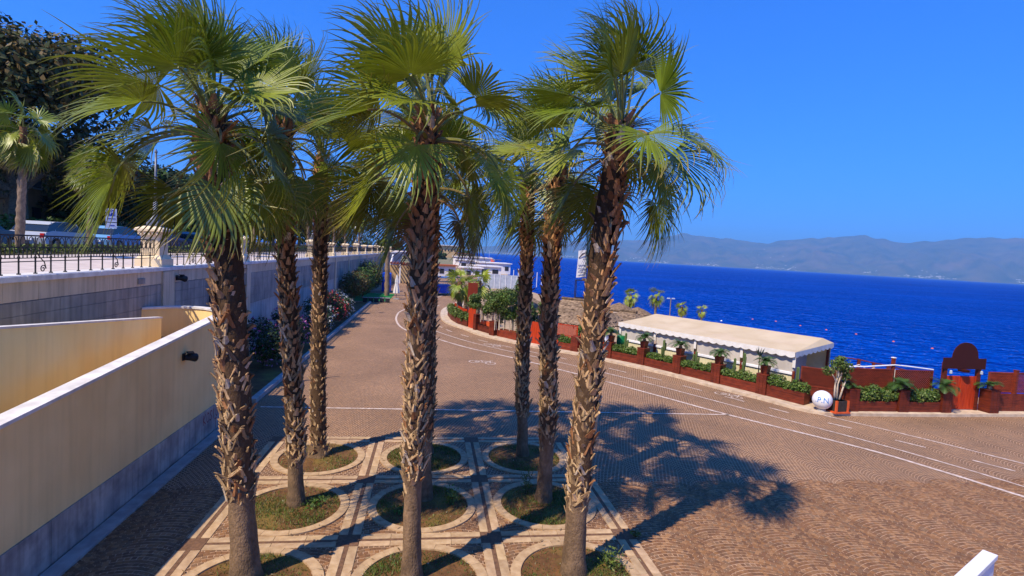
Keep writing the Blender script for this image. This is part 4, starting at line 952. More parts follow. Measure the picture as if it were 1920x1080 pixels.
def lattice(A, B, z0, z1, label, m=RED, col=(1.0,)*3, y=0.0, step=0.09, back=None):
    L_, a = local_frame(A, B); t = thing('lattice_panel', label, 'lattice', (A[0], A[1], z0), a, 'lattice panels of the fence'); h = z1-z0
    mb = MB(); mb.box((L_/2, y, 0.025), (L_, 0.045, 0.05)); mb.box((L_/2, y, h-0.025), (L_, 0.045, 0.05)); mb.box((0.025, y, h/2), (0.05, 0.044, h-0.1)); mb.box((L_-0.025, y, h/2), (0.05, 0.044, h-0.1)); mb.build('frame', m, t, col=col)
    mb = MB(); k = -h
    while k < L_:
        for sg, yy in ((1, y-0.008), (-1, y+0.008)):
            x0, x1 = (k, k+h) if sg > 0 else (k+h, k); za, zb = 0.04, h-0.04
            f = lambda x: za+(x-x0)/(x1-x0)*(zb-za)
            lo, hi = max(min(x0, x1), 0.04), min(max(x0, x1), L_-0.04)
            if hi-lo > 0.04:
                p, q = (lo, f(lo)), (hi, f(hi)); d = Vector((q[0]-p[0], q[1]-p[1])).normalized(); nx, nz = -d.y*0.013, d.x*0.013; th = 0.006
                mb.add([(p[0]+nx, yy-th, p[1]+nz), (p[0]-nx, yy-th, p[1]-nz), (q[0]-nx, yy-th, q[1]-nz), (q[0]+nx, yy-th, q[1]+nz), (p[0]+nx, yy+th, p[1]+nz), (p[0]-nx, yy+th, p[1]-nz), (q[0]-nx, yy+th, q[1]-nz), (q[0]+nx, yy+th, q[1]+nz)],
                       [(0, 1, 2, 3), (7, 6, 5, 4), (0, 4, 5, 1), (1, 5, 6, 2), (2, 6, 7, 3), (3, 7, 4, 0)])
        k += step
    stuff(mb.build('slats', m, t, col=col))
    if back: MB().box((L_/2, y+0.06, h/2), (L_-0.02, 0.012, h-0.02)).build('backing_cloth', back, t, col=(.8,)*3)
def post(P, h, label, w=0.12, z=0.104, m=RED, cap=None):
    t = thing('fence_post', label, 'post', (P[0], P[1], z), 0.1); MB().box((0, 0, h/2), (w, w, h), bev=0.005).build('shaft', m, t, col=(1.1,)*3)
    MB().box((0, 0, h+0.014), (w*1.25, w*1.25, 0.028), bev=0.006).build('cap', cap or m, t, col=(1.1,)*3)

# --- tent stretch: pedestals, planters, cycads, cacti
TP = [(9.29, 26.11), (10.49, 24.62), (11.51, 22.85), (12.46, 21.12), (13.45, 19.36)]
TEND = (14.22, 17.86)
seg_name = ['farthest from the white ball', 'fourth from the white ball', 'third from the white ball', 'second from the white ball', 'nearest the white ball']
for k, P in enumerate(TP):
    nxt = TP[k+1] if k < 4 else TEND; a = math.atan2(nxt[1]-P[1], nxt[0]-P[0]); u = Vector((math.cos(a), math.sin(a)))
    pedestal((P[0]-math.sin(a)*0.21*0, P[1]), a, 'red-brown wooden pedestal before the tent, '+seg_name[k], h=0.80)
    cycad((P[0]-math.sin(a)*0.02, P[1], 0.104+0.80+0.026), 'potted cycad on the tent side pedestal '+seg_name[k], seed=k)
    A = (P[0]+u.x*0.23+math.sin(a)*0.17, P[1]+u.y*0.23-math.cos(a)*0.17); e = 0.23 if k < 4 else 0.0
    B = (nxt[0]-u.x*e+math.sin(a)*0.17, nxt[1]-u.y*e-math.cos(a)*0.17)
    planter(A, B, 'long red-brown planter box before the tent, '+seg_name[k], 0.40 if k < 4 else 0.46)
    shrub(A, B, 0.104+0.34, 0.42 if k < 4 else 0.5, 'leafy green shrub row before the tent, '+seg_name[k], GR+GRY[:1], 20+k)
for k, (f, i, h, ar) in enumerate(((.45, 0, 0.75, 1), (.55, 1, 0.75, 2), (.42, 2, 0.5, 2), (.35, 3, 0.55, 1), (.55, 3, 0.85, 2), (.75, 4, 0.7, 0))):
    A, B = TP[i], (TP[i+1] if i < 4 else TEND); lab = ['thin column cactus near the green barrel', 'forked cactus between the second and third tent pedestals', 'short cactus amid the middle tent planter', 'small left cactus of the pair by the tent', 'tall forked cactus of the pair by the tent', 'lone cactus near the tent corner by the white ball'][k]
    dx, dy = B[0]-A[0], B[1]-A[1]; l = math.hypot(dx, dy); cactus((A[0]+dx*f-dy/l*0.05, A[1]+dy*f+dx/l*0.05, 0.42), h+0.3, lab, ar, k)
# --- right stretch with the gate
RPX = [15.5, 17.6, 19.45]; RY = 17.25
for k, x in enumerate(RPX): pedestal((x, RY), 0, ['corner pedestal of red boards right of the potted tree', 'rounded middle pedestal between the two right planters', 'dark red pedestal left of the gate'][k], h=0.80)
pedestal((21.55, RY), 0, 'dark red pedestal right of the gate', h=0.86)
for k, (a, b) in enumerate(((15.75, 17.35), (17.85, 19.2))):
    nm = ['left', 'right'][k]; planter((a, RY-0.15), (b, RY-0.15), nm+' planter box of the two beside the gate', 0.38)
    shrub((a, RY-0.15), (b, RY-0.15), 0.42, 0.62, nm+' bushy shrub of the two beside the gate', GRY+GR, 40+k, 1.25, 0.32, 0.055)
cycad((15.35, RY+0.1, 0.93), 'cycad behind the corner pedestal by the potted tree', False, 0.95, 14, 8); cycad((17.6, RY, 0.93), 'cycad on the pedestal between the two right shrubs', False, 1.1, 18, 9)
cycad((19.45, RY, 0.93), 'broad cycad on the pedestal left of the gate', False, 1.15, 14, 10); cycad((21.5, RY, 0.99), 'yellowing cycad on the pedestal right of the gate', False, 0.95, 14, 12)
lattice((15.6, 17.55), (17.5, 17.55), 0.85, 1.62, 'lattice panel behind the left shrub beside the gate', RED, (1.2,)*3, back=DARKST); lattice((17.62, 17.55), (19.25, 17.55), 0.85, 1.60, 'lattice panel behind the right shrub with white cloth behind', RED, (1.1,)*3, back=WHITE)  # the right-hand panel is backed by a plain white cloth
lattice((21.75, 17.5), (22.85, 17.5), 0.82, 1.62, 'lattice panel at the right picture edge', RED, (1.5,)*3, back=DARKST); lattice((22.98, 17.5), (24.6, 17.5), 0.82, 1.62, 'lattice panel right of the last red fence post', RED, (1.1,)*3)
post((22.91, 17.45), 1.6, 'red post between the two lattice panels at the right edge')
def board_panel(A, B, z0, z1, label, n, m=RED, col=(1, 1, 1), name='board_panel', cat='fence'):
    L_, a = local_frame(A, B); t = thing(name, label, cat, (A[0], A[1], z0), a); h = z1-z0; r_ = random.Random(int(L_*777))
    for i in range(n):
        o = MB().box(((i+.5)*L_/n, 0, h/2), (L_/n-0.006, 0.03, h), bev=0.003).build('board', m, t); k = r_.uniform(.85, 1.1); o.color = (col[0]*k, col[1]*k, col[2]*k, 1)
    MB().box((L_/2, 0.03, h*.85), (L_, 0.025, 0.07)).build('batten', m, t, col=col); MB().box((L_/2, 0.03, h*.15), (L_, 0.025, 0.07)).build('batten', m, t, col=col); return t
board_panel((15.75, 17.42), (19.2, 17.42), 0.104, 0.84, 'low board fence behind the two right planters', 18)
board_panel((21.8, 17.4), (24.6, 17.4), 0.104, 0.8, 'low board fence under the right edge lattice', 14)
g = board_panel((19.78, 17.5), (21.15, 17.5), 0.12, 1.43, 'bright red double gate under the domed brown sign', 8, REDX, name='wooden_gate', cat='gate')
MB().box((0.685, -0.022, 0.65), (0.05, 0.02, 1.28)).build('meeting_strip', REDX, g); MB().box((0.62, -0.03, 0.8), (0.03, 0.03, 0.12)).build('handle', IRON, g)
t = thing('gate_sign', 'dark brown sign board with a round domed top above the gate', 'sign', (20.45, 17.5, 0.104))
for x in (-0.76, 0.76): MB().box((x, 0, 0.92), (0.13, 0.13, 1.84), bev=0.005).build('post', RED, t, col=(.7,)*3)
poly = [(-0.95, 0), (0.95, 0), (0.95, 0.42), (0.60, 0.42)]+[(0.57*math.cos(a), 0.46+0.57*math.sin(a)) for a in [math.pi*k/18 for k in range(19)]]+[(-0.60, 0.42), (-0.95, 0.42)]
n = len(poly); MB().add([(x, -0.11, 1.62+z) for x, z in poly]+[(x, -0.07, 1.62+z) for x, z in poly], [tuple(range(n)), tuple(range(2*n-1, n-1, -1))]+[(i, n+i, n+(i+1) % n, (i+1) % n) for i in range(n)]).build('board', SIGNBR, t)
n = 14; MB().lathe([(0.02, 0), (0.17, 0.02), (0.20, 0.10), (0.02, 0.14)], (0.0, -0.09, 1.49), n).build('bell_drop', SIGNBR, t)
for x in (-0.6, 0.78): MB().lathe([(0.01, 0), (0.05, .02), (0.045, .12), (0.01, .15)], (x, -0.12, 1.42), 8).build('hanging_lantern', GREYM, t)
# potted tree and painted ball
t = thing('potted_tree', 'small multi-stemmed tree in a square dark pot beside the white ball', 'potted tree', (14.80, 17.05, 0.104), 0.1)
MB().box((0, 0, 0.24), (0.5, 0.5, 0.40), bev=0.006).build('pot', mat('dark_slate', srgb(62, 54, 48), srgb(48, 42, 38), 0.8, 8), t)
for x in (-0.25, 0.25): MB().box((x, -0.25, 0.24), (0.07, 0.06, 0.43)).build('corner_strip', TERRA, t)
MB().box((0, 0, 0.025), (0.66, 0.62, 0.05)).build('tray', TERRA, t); MB().box((0, 0, 0.43), (0.44, 0.44, 0.02)).build('soil', SOIL, t)
mb = MB()
for p in ([(-0.12, 0, .42), (-0.14, 0, .9), (-0.12, .02, 1.15), (-0.42, 0, 1.5)], [(0, 0, .42), (0.0, .03, 1.0), (0.08, 0, 1.3), (0.14, 0, 1.6)], [(0.10, 0, .42), (0.2, 0, .8), (0.3, 0, 1.1), (0.34, 0.05, 1.4)], [(-0.13, 0, 1.05), (0.02, 0.05, 1.3), (-0.1, 0, 1.6)]): mb.tube(p, [.035, .03, .024, .014][:len(p)], 7)
mb.build('stems', PALEST, t, smooth=True)
crown('crown', np.random.RandomState(3), [(-.5, 0, 1.5, .22, .2, .2), (-.1, 0, 1.75, .3, .28, .25), (.25, 0, 1.62, .28, .26, .28), (.3, 0, 1.3, .2, .2, .18), (0.0, 0, 1.95, .2, .2, .12)], 1500, 0.05, GRY+GR, LEAF, t, shell=.3)
t = thing('painted_ball', 'big white ball lettered P.N in blue standing by the kerb', 'ball', (14.27, 17.12, 0.10), -0.69)
mb = MB(); pr = [(0.30*math.cos(a), 0.40+0.34*math.sin(a)) for a in [-math.pi/2+math.pi*k/20 for k in range(21)]]; pr = [(max(r_*1.1, 0.004), z) for r_, z in pr]; mb.lathe(pr, n=32); mb.build('ball', WHITE, t, smooth=True)
MB().lathe([(0.16, 0.0), (0.14, 0.09)], n=12).build('stand', KERBG, t)
def on_ball(txt, size, az, el):
    me_o = text_mesh(txt, size, BALLBL, 'lettering', t, Matrix.Identity(4), 0.003)
    for v in me_o.data.vertices:
        th = az+v.co.x/0.335; ph = el+v.co.y/0.345; rr = 1.03+v.co.z*1.0
        v.co = Vector((0.33*rr*math.cos(ph)*math.sin(th), -0.33*rr*math.cos(ph)*math.cos(th), 0.40+0.34*rr*math.sin(ph)))
on_ball('.P.N', 0.27, 0.0, 0.12)

# --- left stretch of the fence
pedestal((7.93, 27.72), -0.75, 'red pedestal between lattice and the front right palm', h=0.78, bright=1.15)
planter((7.05, 28.32), (7.72, 27.7), 'short planter box under the red lattice', 0.38, bright=1.25)
shrub((7.05, 28.32), (7.72, 27.7), 0.42, 0.45, 'dense green shrub under the red lattice', GR, 51, 1.3)
lattice((6.75, 29.05), (8.05, 27.9), 0.8, 1.45, 'bright red lattice panel left of the front right palm', REDX); board_panel((6.4, 29.3), (8.05, 27.85), 0.104, 0.78, 'low red boards behind the short planter', 9, REDX)
board_panel((5.2, 30.75), (6.38, 29.32), 0.104, 1.35, 'tall red board fence between the slender palm trunks', 8, REDX); board_panel((8.15, 27.75), (9.2, 26.45), 0.104, 1.05, 'red board fence hidden by the front right palm', 8, REDX)
planter((4.15, 31.98), (5.12, 30.62), 'red planter box right of the terracotta troughs', 0.45, bright=1.3); pedestal((3.98, 32.28), -0.95, 'dark red pedestal right of the terracotta troughs', h=0.85)
planter((3.14, 34.1), (3.88, 32.5), 'dark planter box under the terracotta troughs', 0.42, bright=0.75); pedestal((3.06, 34.35), -1.1, 'narrow dark pedestal beside the red door panel', h=1.0, w=0.3)
for k, f in enumerate((0.26, 0.74)):
    A, B = (3.14, 34.1), (3.88, 32.5); x, y = A[0]+(B[0]-A[0])*f+0.17, A[1]+(B[1]-A[1])*f+0.08
    t = thing('terracotta_trough', ['left', 'right'][k]+' orange terracotta trough under the tall bushes', 'trough', (x, y, 0.53), math.atan2(B[1]-A[1], B[0]-A[0]), 'terracotta troughs'); MB().box((0, 0, 0.12), (0.66, 0.24, 0.24), taper=1.12).build('body', TERRA, t); MB().box((0, 0, 0.255), (0.78, 0.30, 0.03), bev=0.004).build('rim', TERRA, t)
def tall_bush(loc, h, w, label, seed, n=2600, cols=GRY+GR):
    t = thing('tall_bush', label, 'bush', loc, 0, 'tall bushes on the fence'); r_ = np.random.RandomState(seed); mb = MB()
    for k in range(9): x, y = r_.uniform(-w*.8, w*.8), r_.uniform(-.12, .12); mb.tube([(x, y, 0), (x+r_.normal(0, .06), y, h*.35), (x+r_.normal(0, .15), y, h*.75)], [.025, .02, .01], 5)
    mb.build('stems', PALEST, t)
    bl = [(r_.uniform(-w, w), r_.normal(0, .15), h*r_.uniform(.38, .9), w*r_.uniform(.3, .5), .32, h*r_.uniform(.12, .2)) for _ in range(13)]
    crown('foliage', r_, bl, int(n*1.9), 0.075, cols, LEAF, t, shell=.3)
tall_bush((3.5, 33.35, 0.75), 1.9, 0.85, 'left leafy bush rising from the terracotta troughs', 61); tall_bush((4.65, 31.7, 0.5), 2.5, 0.95, 'tall leafy bush right of the terracotta troughs', 62, 3200); tall_bush((4.7, 33.6, -0.6), 4.3, 1.25, 'tallest bush behind the troughs with pale stems', 63, 4200)
tall_bush((6.0, 30.9, -0.6), 3.0, 0.7, 'leafy bush between the slender palm trunks', 64, 2600); tall_bush((8.75, 28.3, -0.6), 2.3, 0.5, 'small leafy bush behind the front right palm', 65, 1600)
board_panel((2.62, 35.45), (3.0, 34.6), 0.104, 1.6, 'bright red door panel at the bend of the fence', 3, REDX)
LP = [(1.42, 41.6), (1.6, 38.9), (1.95, 37.0), (2.55, 35.6)]
for k in range(3):
    nm = ['far', 'middle', 'near'][k]; planter(LP[k], LP[k+1], nm+' curved planter at the fence bend', 0.42, bright=0.8)
    B_ = offs([LP[k], LP[k+1]], 0.5); board_panel(B_[0], B_[1], 0.104, 1.15, nm+' red board screen at the fence bend', 9, REDX)
    shrub(LP[k], LP[k+1], 0.4, 0.6, nm+' grassy shrub at the fence bend', GRY, 70+k, 0.8, 0.3, 0.09)
t = thing('brown_sign', 'square brown sign board on a post at the fence bend', 'sign', (2.85, 36.1, 0.104), -0.1); MB().box((-0.28, 0.03, 1.45), (0.09, 0.09, 2.9)).build('post', RED, t, col=(.7,)*3); MB().box((0, -0.05, 2.3), (0.66, 0.04, 1.3), bev=0.005).build('board', mat('sign_rust', srgb(128, 44, 18), srgb(116, 40, 17), .6, 4), t)
t = thing('paper_notice', 'white paper notice on the red pedestal by the tent', 'notice', (9.12, 26.1, 0.104), -1.0); MB().box((0, 0, 0.45), (0.10, 0.10, 0.9)).build('stake', RED, t, col=(1,)*3); MB().box((-.02, -0.07, 0.98), (0.28, 0.02, 0.34)).build('sheet', PAPER, t)
t = thing('green_barrel', 'green barrel at the left end of the tent', 'barrel', (10.02, 26.55, 0.104)); MB().lathe([(0.20, 0.02), (0.215, 0.05), (0.22, 0.35), (0.225, 0.37), (0.22, 0.39), (0.22, 0.70), (0.225, 0.72), (0.22, 0.74), (0.22, 1.05), (0.2, 1.08)], n=20).build('drum', GREEN, t, smooth=True); MB().lathe([(0.205, 1.07), (0.205, 1.10)], n=20).build('lid', GREEN, t)

# ------------------------------------------------------------------ tent
TA, TB = Vector((9.9, 26.74)), Vector((14.45, 19.0)); td = (TB-TA).normalized(); tn = Vector((-td.y, td.x)); TL = (TB-TA).length; ta = math.atan2(td.y, td.x)
t = thing('canvas_tent', 'long cream canvas tent with scalloped valance behind the planters', 'tent', (TA.x, TA.y, -0.8), ta); z0 = 0.8
ZE, ZR, DR, DB = 1.88+z0, 2.27+z0, 3.0, 3.55
vs = []; fs = []; nx, ny = 34, 8; r_ = random.Random(2)
for j in range(ny+1):
    for i in range(nx+1):
        u, v = i/nx, j/ny; sag = 0.035*math.sin(math.pi*v)*(0.6+0.4*math.cos(u*math.pi*2*5)); x = u*TL; y = v*DR
        x = x-(0.15*v if i == nx else 0)+(0.15*v if i == 0 else 0); vs.append((x, y, ZE+(ZR-ZE)*v-sag+r_.uniform(-.004, .004)))
fs = [(j*(nx+1)+i, j*(nx+1)+i+1, (j+1)*(nx+1)+i+1, (j+1)*(nx+1)+i) for j in range(ny) for i in range(nx)]
o = len(vs); vs += [(0, DB, ZR-0.2), (TL+0.1, DB, ZR-0.2)]; fs.append((ny*(nx+1), ny*(nx+1)+nx, o+1, o))
fs.append((nx, o+1, ny*(nx+1)+nx)); fs.append((0, ny*(nx+1), o))
mk('roof', vs, fs, CANVAS, t, smooth=False)
def valance(p, q, zt, n, name='valance'):
    vs = []; fs = []; m_ = n*8
    for i in range(m_+1):
        u = i/m_; x, y = p[0]+(q[0]-p[0])*u, p[1]+(q[1]-p[1])*u; zz = zt[0]+(zt[1]-zt[0])*u; s = abs(math.sin(math.pi*u*n))
        vs += [(x, y, zz+0.01), (x-(q[1]-p[1])*0.0, y, zz-0.17-0.06*s)]
    fs = [(2*i, 2*i+1, 2*i+3, 2*i+2) for i in range(m_)]; return mk(name, vs, fs, CANVASW, t)
valance((0, -0.012), (TL, -0.012), (ZE, ZE), 24); valance((TL+0.012, 0), (TL+0.112, DB), (ZE, ZR-0.2), 9); valance((-0.012, 0), (-0.012, DB), (ZE, ZR-.2), 9)
nP = 4
for k in range(nP+1):
    x = min(max(k*TL/nP, 0.06), TL-0.06)
    MB().box((x, 0.16, 0.95), (0.09, 0.09, 1.9), bev=0.004).build('post', RED, t, col=(1,)*3); MB().box((x, 0.105, ZE-0.38), (0.12, 0.02, 0.5)).build('white_flap', CANVASW, t); MB().box((x, DB-.1, 1.4), (0.09, 0.09, 2.8)).build('rear_post', RED, t, col=(1,)*3)
for k in range(nP):
    x0, x1 = k*TL/nP+0.08, (k+1)*TL/nP-0.08; L_ = x1-x0
    MB().box(((x0+x1)/2, 0.17, 2.13), (L_, 0.012, 0.62)).build('clear_curtain', PVC, t); MB().box(((x0+x1)/2, 0.145, 1.80), (L_+0.12, 0.05, 0.10), bev=0.01).build('white_rail', WHITE, t)
    vs = []; fs = []; m_ = int(L_/0.06)
    for i in range(m_+1): x = x0+L_*i/m_; y = 0.18+0.012*(i % 2); vs += [(x, y, 0.0), (x, y, 1.75)]
    mk('wall_sheet', vs, [(2*i, 2*i+2, 2*i+3, 2*i+1) for i in range(m_)], TENTW, t)
MB().box((TL-0.9, DB*.55, 1.2), (0.05, DB*.8, 2.4)).build('inner_screen', mat('grey_screen', srgb(176, 178, 184), srgb(156, 158, 166), .6, 2), t); MB().box((TL-0.05, 1.6, 1.45), (0.07, 3.0, 0.09)).build('end_rail', RED, t, col=(1.1,)*3)
MB().box((TL/2, DB, 1.3), (TL, 0.04, 2.6)).build('rear_wall', TENTW, t)
lattice((14.42, 18.55), (15.35, 17.75), 0.70, 1.45, 'lattice panel behind the potted tree', RED, (1.1,)*3, back=DARKST); board_panel((14.42, 18.57), (15.35, 17.77), 0.104, 0.70, 'low red boards behind the potted tree', 6)
t = thing('cactus_sculpture', 'dark spiky agave standing over the tent eave', 'plant', (13.5, 19.85, 0.104))
MB().lathe([(0.09, 0), (0.12, .25), (0.10, .3)], n=10).build('pot', DARK, t); mb = MB().tube([(0, 0, .28), (0, 0, 1.45)], [.03, .02], 6); mb.build('stalk', WOODB, t)
mb = MB()
for k in range(9):
    a = k*0.7; mb.tube([(0, 0, 1.43), (0.1*math.cos(a), 0.1*math.sin(a), 1.58), (0.17*math.cos(a), 0.17*math.sin(a), 1.72+.05*(k % 3))], [.025, .02, .003], 5)
mb.c = [(0.035, 0.05, 0.045)]*len(mb.v); mb.build('leaves', LEAF, t)

# ------------------------------------------------------------------ beach side: thatch, parasols, banner, railings
def thatch_roof(c, a, hl, hw, ridge, ze, zr, label, seed):
    t = thing('thatched_hut', label, 'hut', (c[0], c[1], -0.8), a); r_ = random.Random(seed); n = 7; ze += .8; zr += .8
    for x in (-hl*.85, hl*.85):
        for y in (-hw*.85, hw*.85): MB().tube([(x, y, 0), (x, y, ze+.1)], 0.07, 7).build('post', WOODB, t)
    for k in range(n):
        v0, v1 = k/n, min(1, (k+1.35)/n); mb = MB()
        def rim(v, dz, drop=0.0):
            x, y = hl+(ridge-hl)*v, hw*(1-v)+0.02; z = ze+(zr-ze)*v+dz; out = []
            per = [((-x, -y), (x, -y)), ((x, -y), (x, y)), ((x, y), (-x, y)), ((-x, y), (-x, -y))]
            for p, q in per:
                m_ = max(4, int(math.dist(p, q)/0.13))
                for i in range(m_): u = i/m_; out.append((p[0]+(q[0]-p[0])*u, p[1]+(q[1]-p[1])*u, z))
            return out
        base = rim(v0, 0.05+0.02*k % .03)
        top = []
        x1, y1 = hl+(ridge-hl)*v1, hw*(1-v1)+0.02; x0, y0 = hl+(ridge-hl)*v0, hw*(1-v0)+0.02
        low = []
        for p in base:
            low.append((p[0]*(1+r_.uniform(0, .025)), p[1]*(1+r_.uniform(0, .03)), p[2]-r_.uniform(0, .10)))
            top.append((p[0]/x0*x1, p[1]/y0*y1, ze+(zr-ze)*v1+0.02))
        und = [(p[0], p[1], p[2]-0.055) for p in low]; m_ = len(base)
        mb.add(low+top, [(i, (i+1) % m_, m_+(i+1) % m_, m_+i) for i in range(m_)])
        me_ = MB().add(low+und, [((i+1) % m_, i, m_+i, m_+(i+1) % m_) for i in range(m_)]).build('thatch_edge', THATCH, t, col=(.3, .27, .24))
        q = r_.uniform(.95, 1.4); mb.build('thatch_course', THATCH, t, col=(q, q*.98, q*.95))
    mb = MB().tube([(-ridge-.1, 0, zr+.06), (ridge+.1, 0, zr+.06)], 0.09, 8); mb.build('ridge_roll', THATCH, t, col=(.8, .78, .75))
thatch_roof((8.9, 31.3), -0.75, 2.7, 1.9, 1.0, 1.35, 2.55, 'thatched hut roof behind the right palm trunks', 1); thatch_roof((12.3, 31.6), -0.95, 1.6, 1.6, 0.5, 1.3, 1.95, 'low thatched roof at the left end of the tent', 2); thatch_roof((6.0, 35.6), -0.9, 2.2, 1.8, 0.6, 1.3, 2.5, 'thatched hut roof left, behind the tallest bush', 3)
for k, (px, d_, za) in enumerate(((13.6, 41.5, 1.85), (14.9, 40.4, 1.8), (16.3, 40.0, 1.55))):
    t = thing('thatch_parasol', ['left', 'middle', 'right'][k]+' thatched beach parasol by the sea', 'parasol', (px, d_, -0.8), 0, 'thatched parasols'); h = za+.8
    MB().tube([(0, 0, 0), (0, 0, h-.05)], 0.04, 7).build('pole', WOODB, t); MB().lathe([(1.15, h-.55), (1.12, h-.5), (.6, h-.22), (.02, h)], n=16).build('canopy', THATCH, t, col=(1.15, 1.08, .98)); MB().lathe([(1.1, h-.66), (1.16, h-.55)], n=16).build('fringe', THATCH, t, col=(.8, .76, .7))
t = thing('banner_tower', 'white banner on a dark steel tower by the sea', 'banner', (12.55, 43.6, -0.8), -0.15)
for x in (-.42, .42):
    for y in (-.4, .4): MB().box((x, y, 2.05), (0.06, 0.06, 4.1)).build('leg', IRON, t)
mb = MB()
for z in (1.2, 2.6, 4.08): mb.box((0, -.4, z), (.9, .05, .05)); mb.box((0, .4, z), (.9, .05, .05)); mb.box((-.42, 0, z), (.05, .8, .05)); mb.box((.42, 0, z), (.05, .8, .05))
mb.build('brace', IRON, t); MB().tube([(0.42, 0, 4.0), (0.42, 0, 6.65)], .025, 6).build('pole', IRON, t)
vs = []; nn = 14
for i in range(nn+1):
    for j in range(7):
        u, v = j/6, i/nn; vs.append((-.42+.8*u+0.06*v, 0.06*math.sin(v*7+u*3), 4.28+2.28*v+0.12*u))
bn = mk('flag', vs, [(i*7+j, i*7+j+1, (i+1)*7+j+1, (i+1)*7+j) for i in range(nn) for j in range(6)], CANVASW, t, smooth=True)
mb = MB(); r_ = random.Random(4)
for row, z in enumerate((6.05, 5.35, 5.05, 4.75, 4.48)):
    x = -.3 if row else -.05
    while x < .3: w = r_.uniform(.04, .1); mb.box((x+w/2, -0.085, z+r_.uniform(-.015, .015)), (w, .006, .09 if row else .07)); x += w+.03
mb.build('print_lines', mat('print_grey', srgb(110, 118, 160), srgb(90, 98, 140), .7, 9), bn)
mb = MB(); mb.add([(-.34, -.085, 5.95), (-.28, -.085, 5.9), (.02, -.085, 6.22), (.36, -.085, 6.46), (.36, -.085, 6.5), (-.06, -.085, 6.36)], [(0, 1, 2, 3, 4, 5)]); mb.build('print_sweep', mat('print_brown', srgb(84, 74, 84), srgb(70, 60, 70), .7, 9), bn)
# deck railing going down to the water, with ropes
t = thing('deck_railing', 'red deck railing with sagging white ropes right of the tent', 'railing', (19.2, 22, -0.8))
dx = [0.0, 0.9, 1.75, 2.6, 3.4, 4.3]; top_ = [2.05, 1.95, 1.80, 1.68, 1.52, 1.38]
for k, x in enumerate(dx): MB().box((x, 0.05*k, top_[k]/2), (.10, .10, top_[k]), bev=.005).build('post', RED, t, col=(1.2,)*3)
MB().tube([(dx[k], .05*k, top_[k]-.03) for k in range(6)], .03, 6).build('top_rail', RED, t, col=(1.2,)*3)
for q in (0.25, 0.5):
    pts = []
    for k in range(5):
        for i in range(6): u = i/6; pts.append((dx[k]+(dx[k+1]-dx[k])*u, .05*(k+u)-.05, (top_[k]+(top_[k+1]-top_[k])*u)-q-.12*math.sin(math.pi*u)))
    MB().tube(pts, .016, 5).build('rope', WHITE, t)
o = tag(MB().tube([(0, 0, 0), (.5, 0, .01), (1.2, 0, .03), (2.4, 0, .12), (3.0, 0, .08), (4.1, 0, -.02)], .028, 6).build('white_pipe', WHITE), 'white pipe lying along the top of the lattice panels', 'pipe'); o.location = (15.2, 17.6, 1.645)
post((17.58, 17.66), 1.92, 'thin white-capped post behind the cycad on the middle pedestal', .1, cap=WHITE); post((15.32, 17.68), 1.75, 'white-capped post behind the corner pedestal cycad', .12, m=WOODB, cap=WHITE)
for k, (x, y, s) in enumerate(((39.4, 67, .14), (46.5, 70.8, .14), (49.1, 69.2, .14), (49.8, 65, .14), (50.8, 61.4, .14), (52.3, 58.2, .14), (52.3, 52.8, .14), (52.9, 48.6, .14))):
    t = thing('mooring_buoy', ('white buoy nearest the tent roof' if k == 0 else 'orange mooring buoy, '+ORD[k-1]+' to the right of the white one'), 'buoy', (x, y, ZS), 0, 'buoys on the sea'); MB().lathe([(s*.3, -s*.6), (s*.9, -s*.2), (s, .1*s), (s*.75, .6*s), (s*.25, .9*s)], n=12).build('float', WHITE if k == 0 else BUOY, t, smooth=True); MB().tube([(0, 0, s*.85), (0, 0, s*1.2)], s*.12, 6).build('eye', IRON, t)

# ------------------------------------------------------------------ low detail palms and their copies
def small_palm(name, label, loc, h, rb, seed, n=18, RB=1.0, group=None, nseg=18, boots=True, yel=0.0):
    rs = np.random.RandomState(seed); t = thing(name, label, 'palm tree', loc, 0, group); mb = MB(); pts = [(0.12*math.sin(k*.5+seed), 0.05*math.sin(k*.9), h*k/8) for k in range(9)]
    V = []; C = []; nr = 12; nz = 40
    for i in range(nz+1):
        z = h*i/nz; r_ = rb*(1.25-0.3*i/nz)*(1+0.10*((i % 3)-1)*.6)
        for j in range(nr):
            a = 6.2832*j/nr; q = r_*(1+rs.normal(0, .05)); V.append((0.1*math.sin(z*.4+seed)-.1*math.sin(seed)+q*math.cos(a), q*math.sin(a), z)); c = 0.75+.4*rs.rand(); C.append(np.array([.30, .21, .14])*c if z < h*.8 else np.array([.26, .13, .06])*c)
    F = [(i*nr+j, i*nr+(j+1) % nr, (i+1)*nr+(j+1) % nr, (i+1)*nr+j) for i in range(nz) for j in range(nr)]
    link('trunk', quick_mesh('trunk', np.array(V), np.array(F), BARK, np.array(C)), t); tx = 0.1*math.sin(h*.4+seed)-.1*math.sin(seed)
    for k in range(n):
        u = (k+.5)/n; V, F, C, pp = frond_geo(rs, (tx, 0, h-.1-.3*u), k*2.39996+seed, R(80-120*u+rs.normal(0, 8)), RB*.75*rs.uniform(.8, 1.1), RB*rs.uniform(.85, 1.1), nseg, WIND*.7, .6+u, min(.85, u), 6)
        C = C*(1+yel); fr = link('frond', quick_mesh('frond', V, F, FROND, C), t); mb = MB().tube([tuple(q) for q in pp[::2]], .02*RB, 4); mb.c = [(.24, .23, .06)]*len(mb.v); mb.build('petiole', FROND, fr)
    return t
pp_ = small_palm('promenade_palm', 'tall slim palm at the far left on the promenade verge', (-14.7, 21.6, 4.15), 4.5, .115, 31, 22, .92, 'palms along the promenade', 26)
copy_tree(pp_, (-14.75, 25.6, 4.15), 1.2, 'second palm on the promenade verge, left of the parking sign', .82)
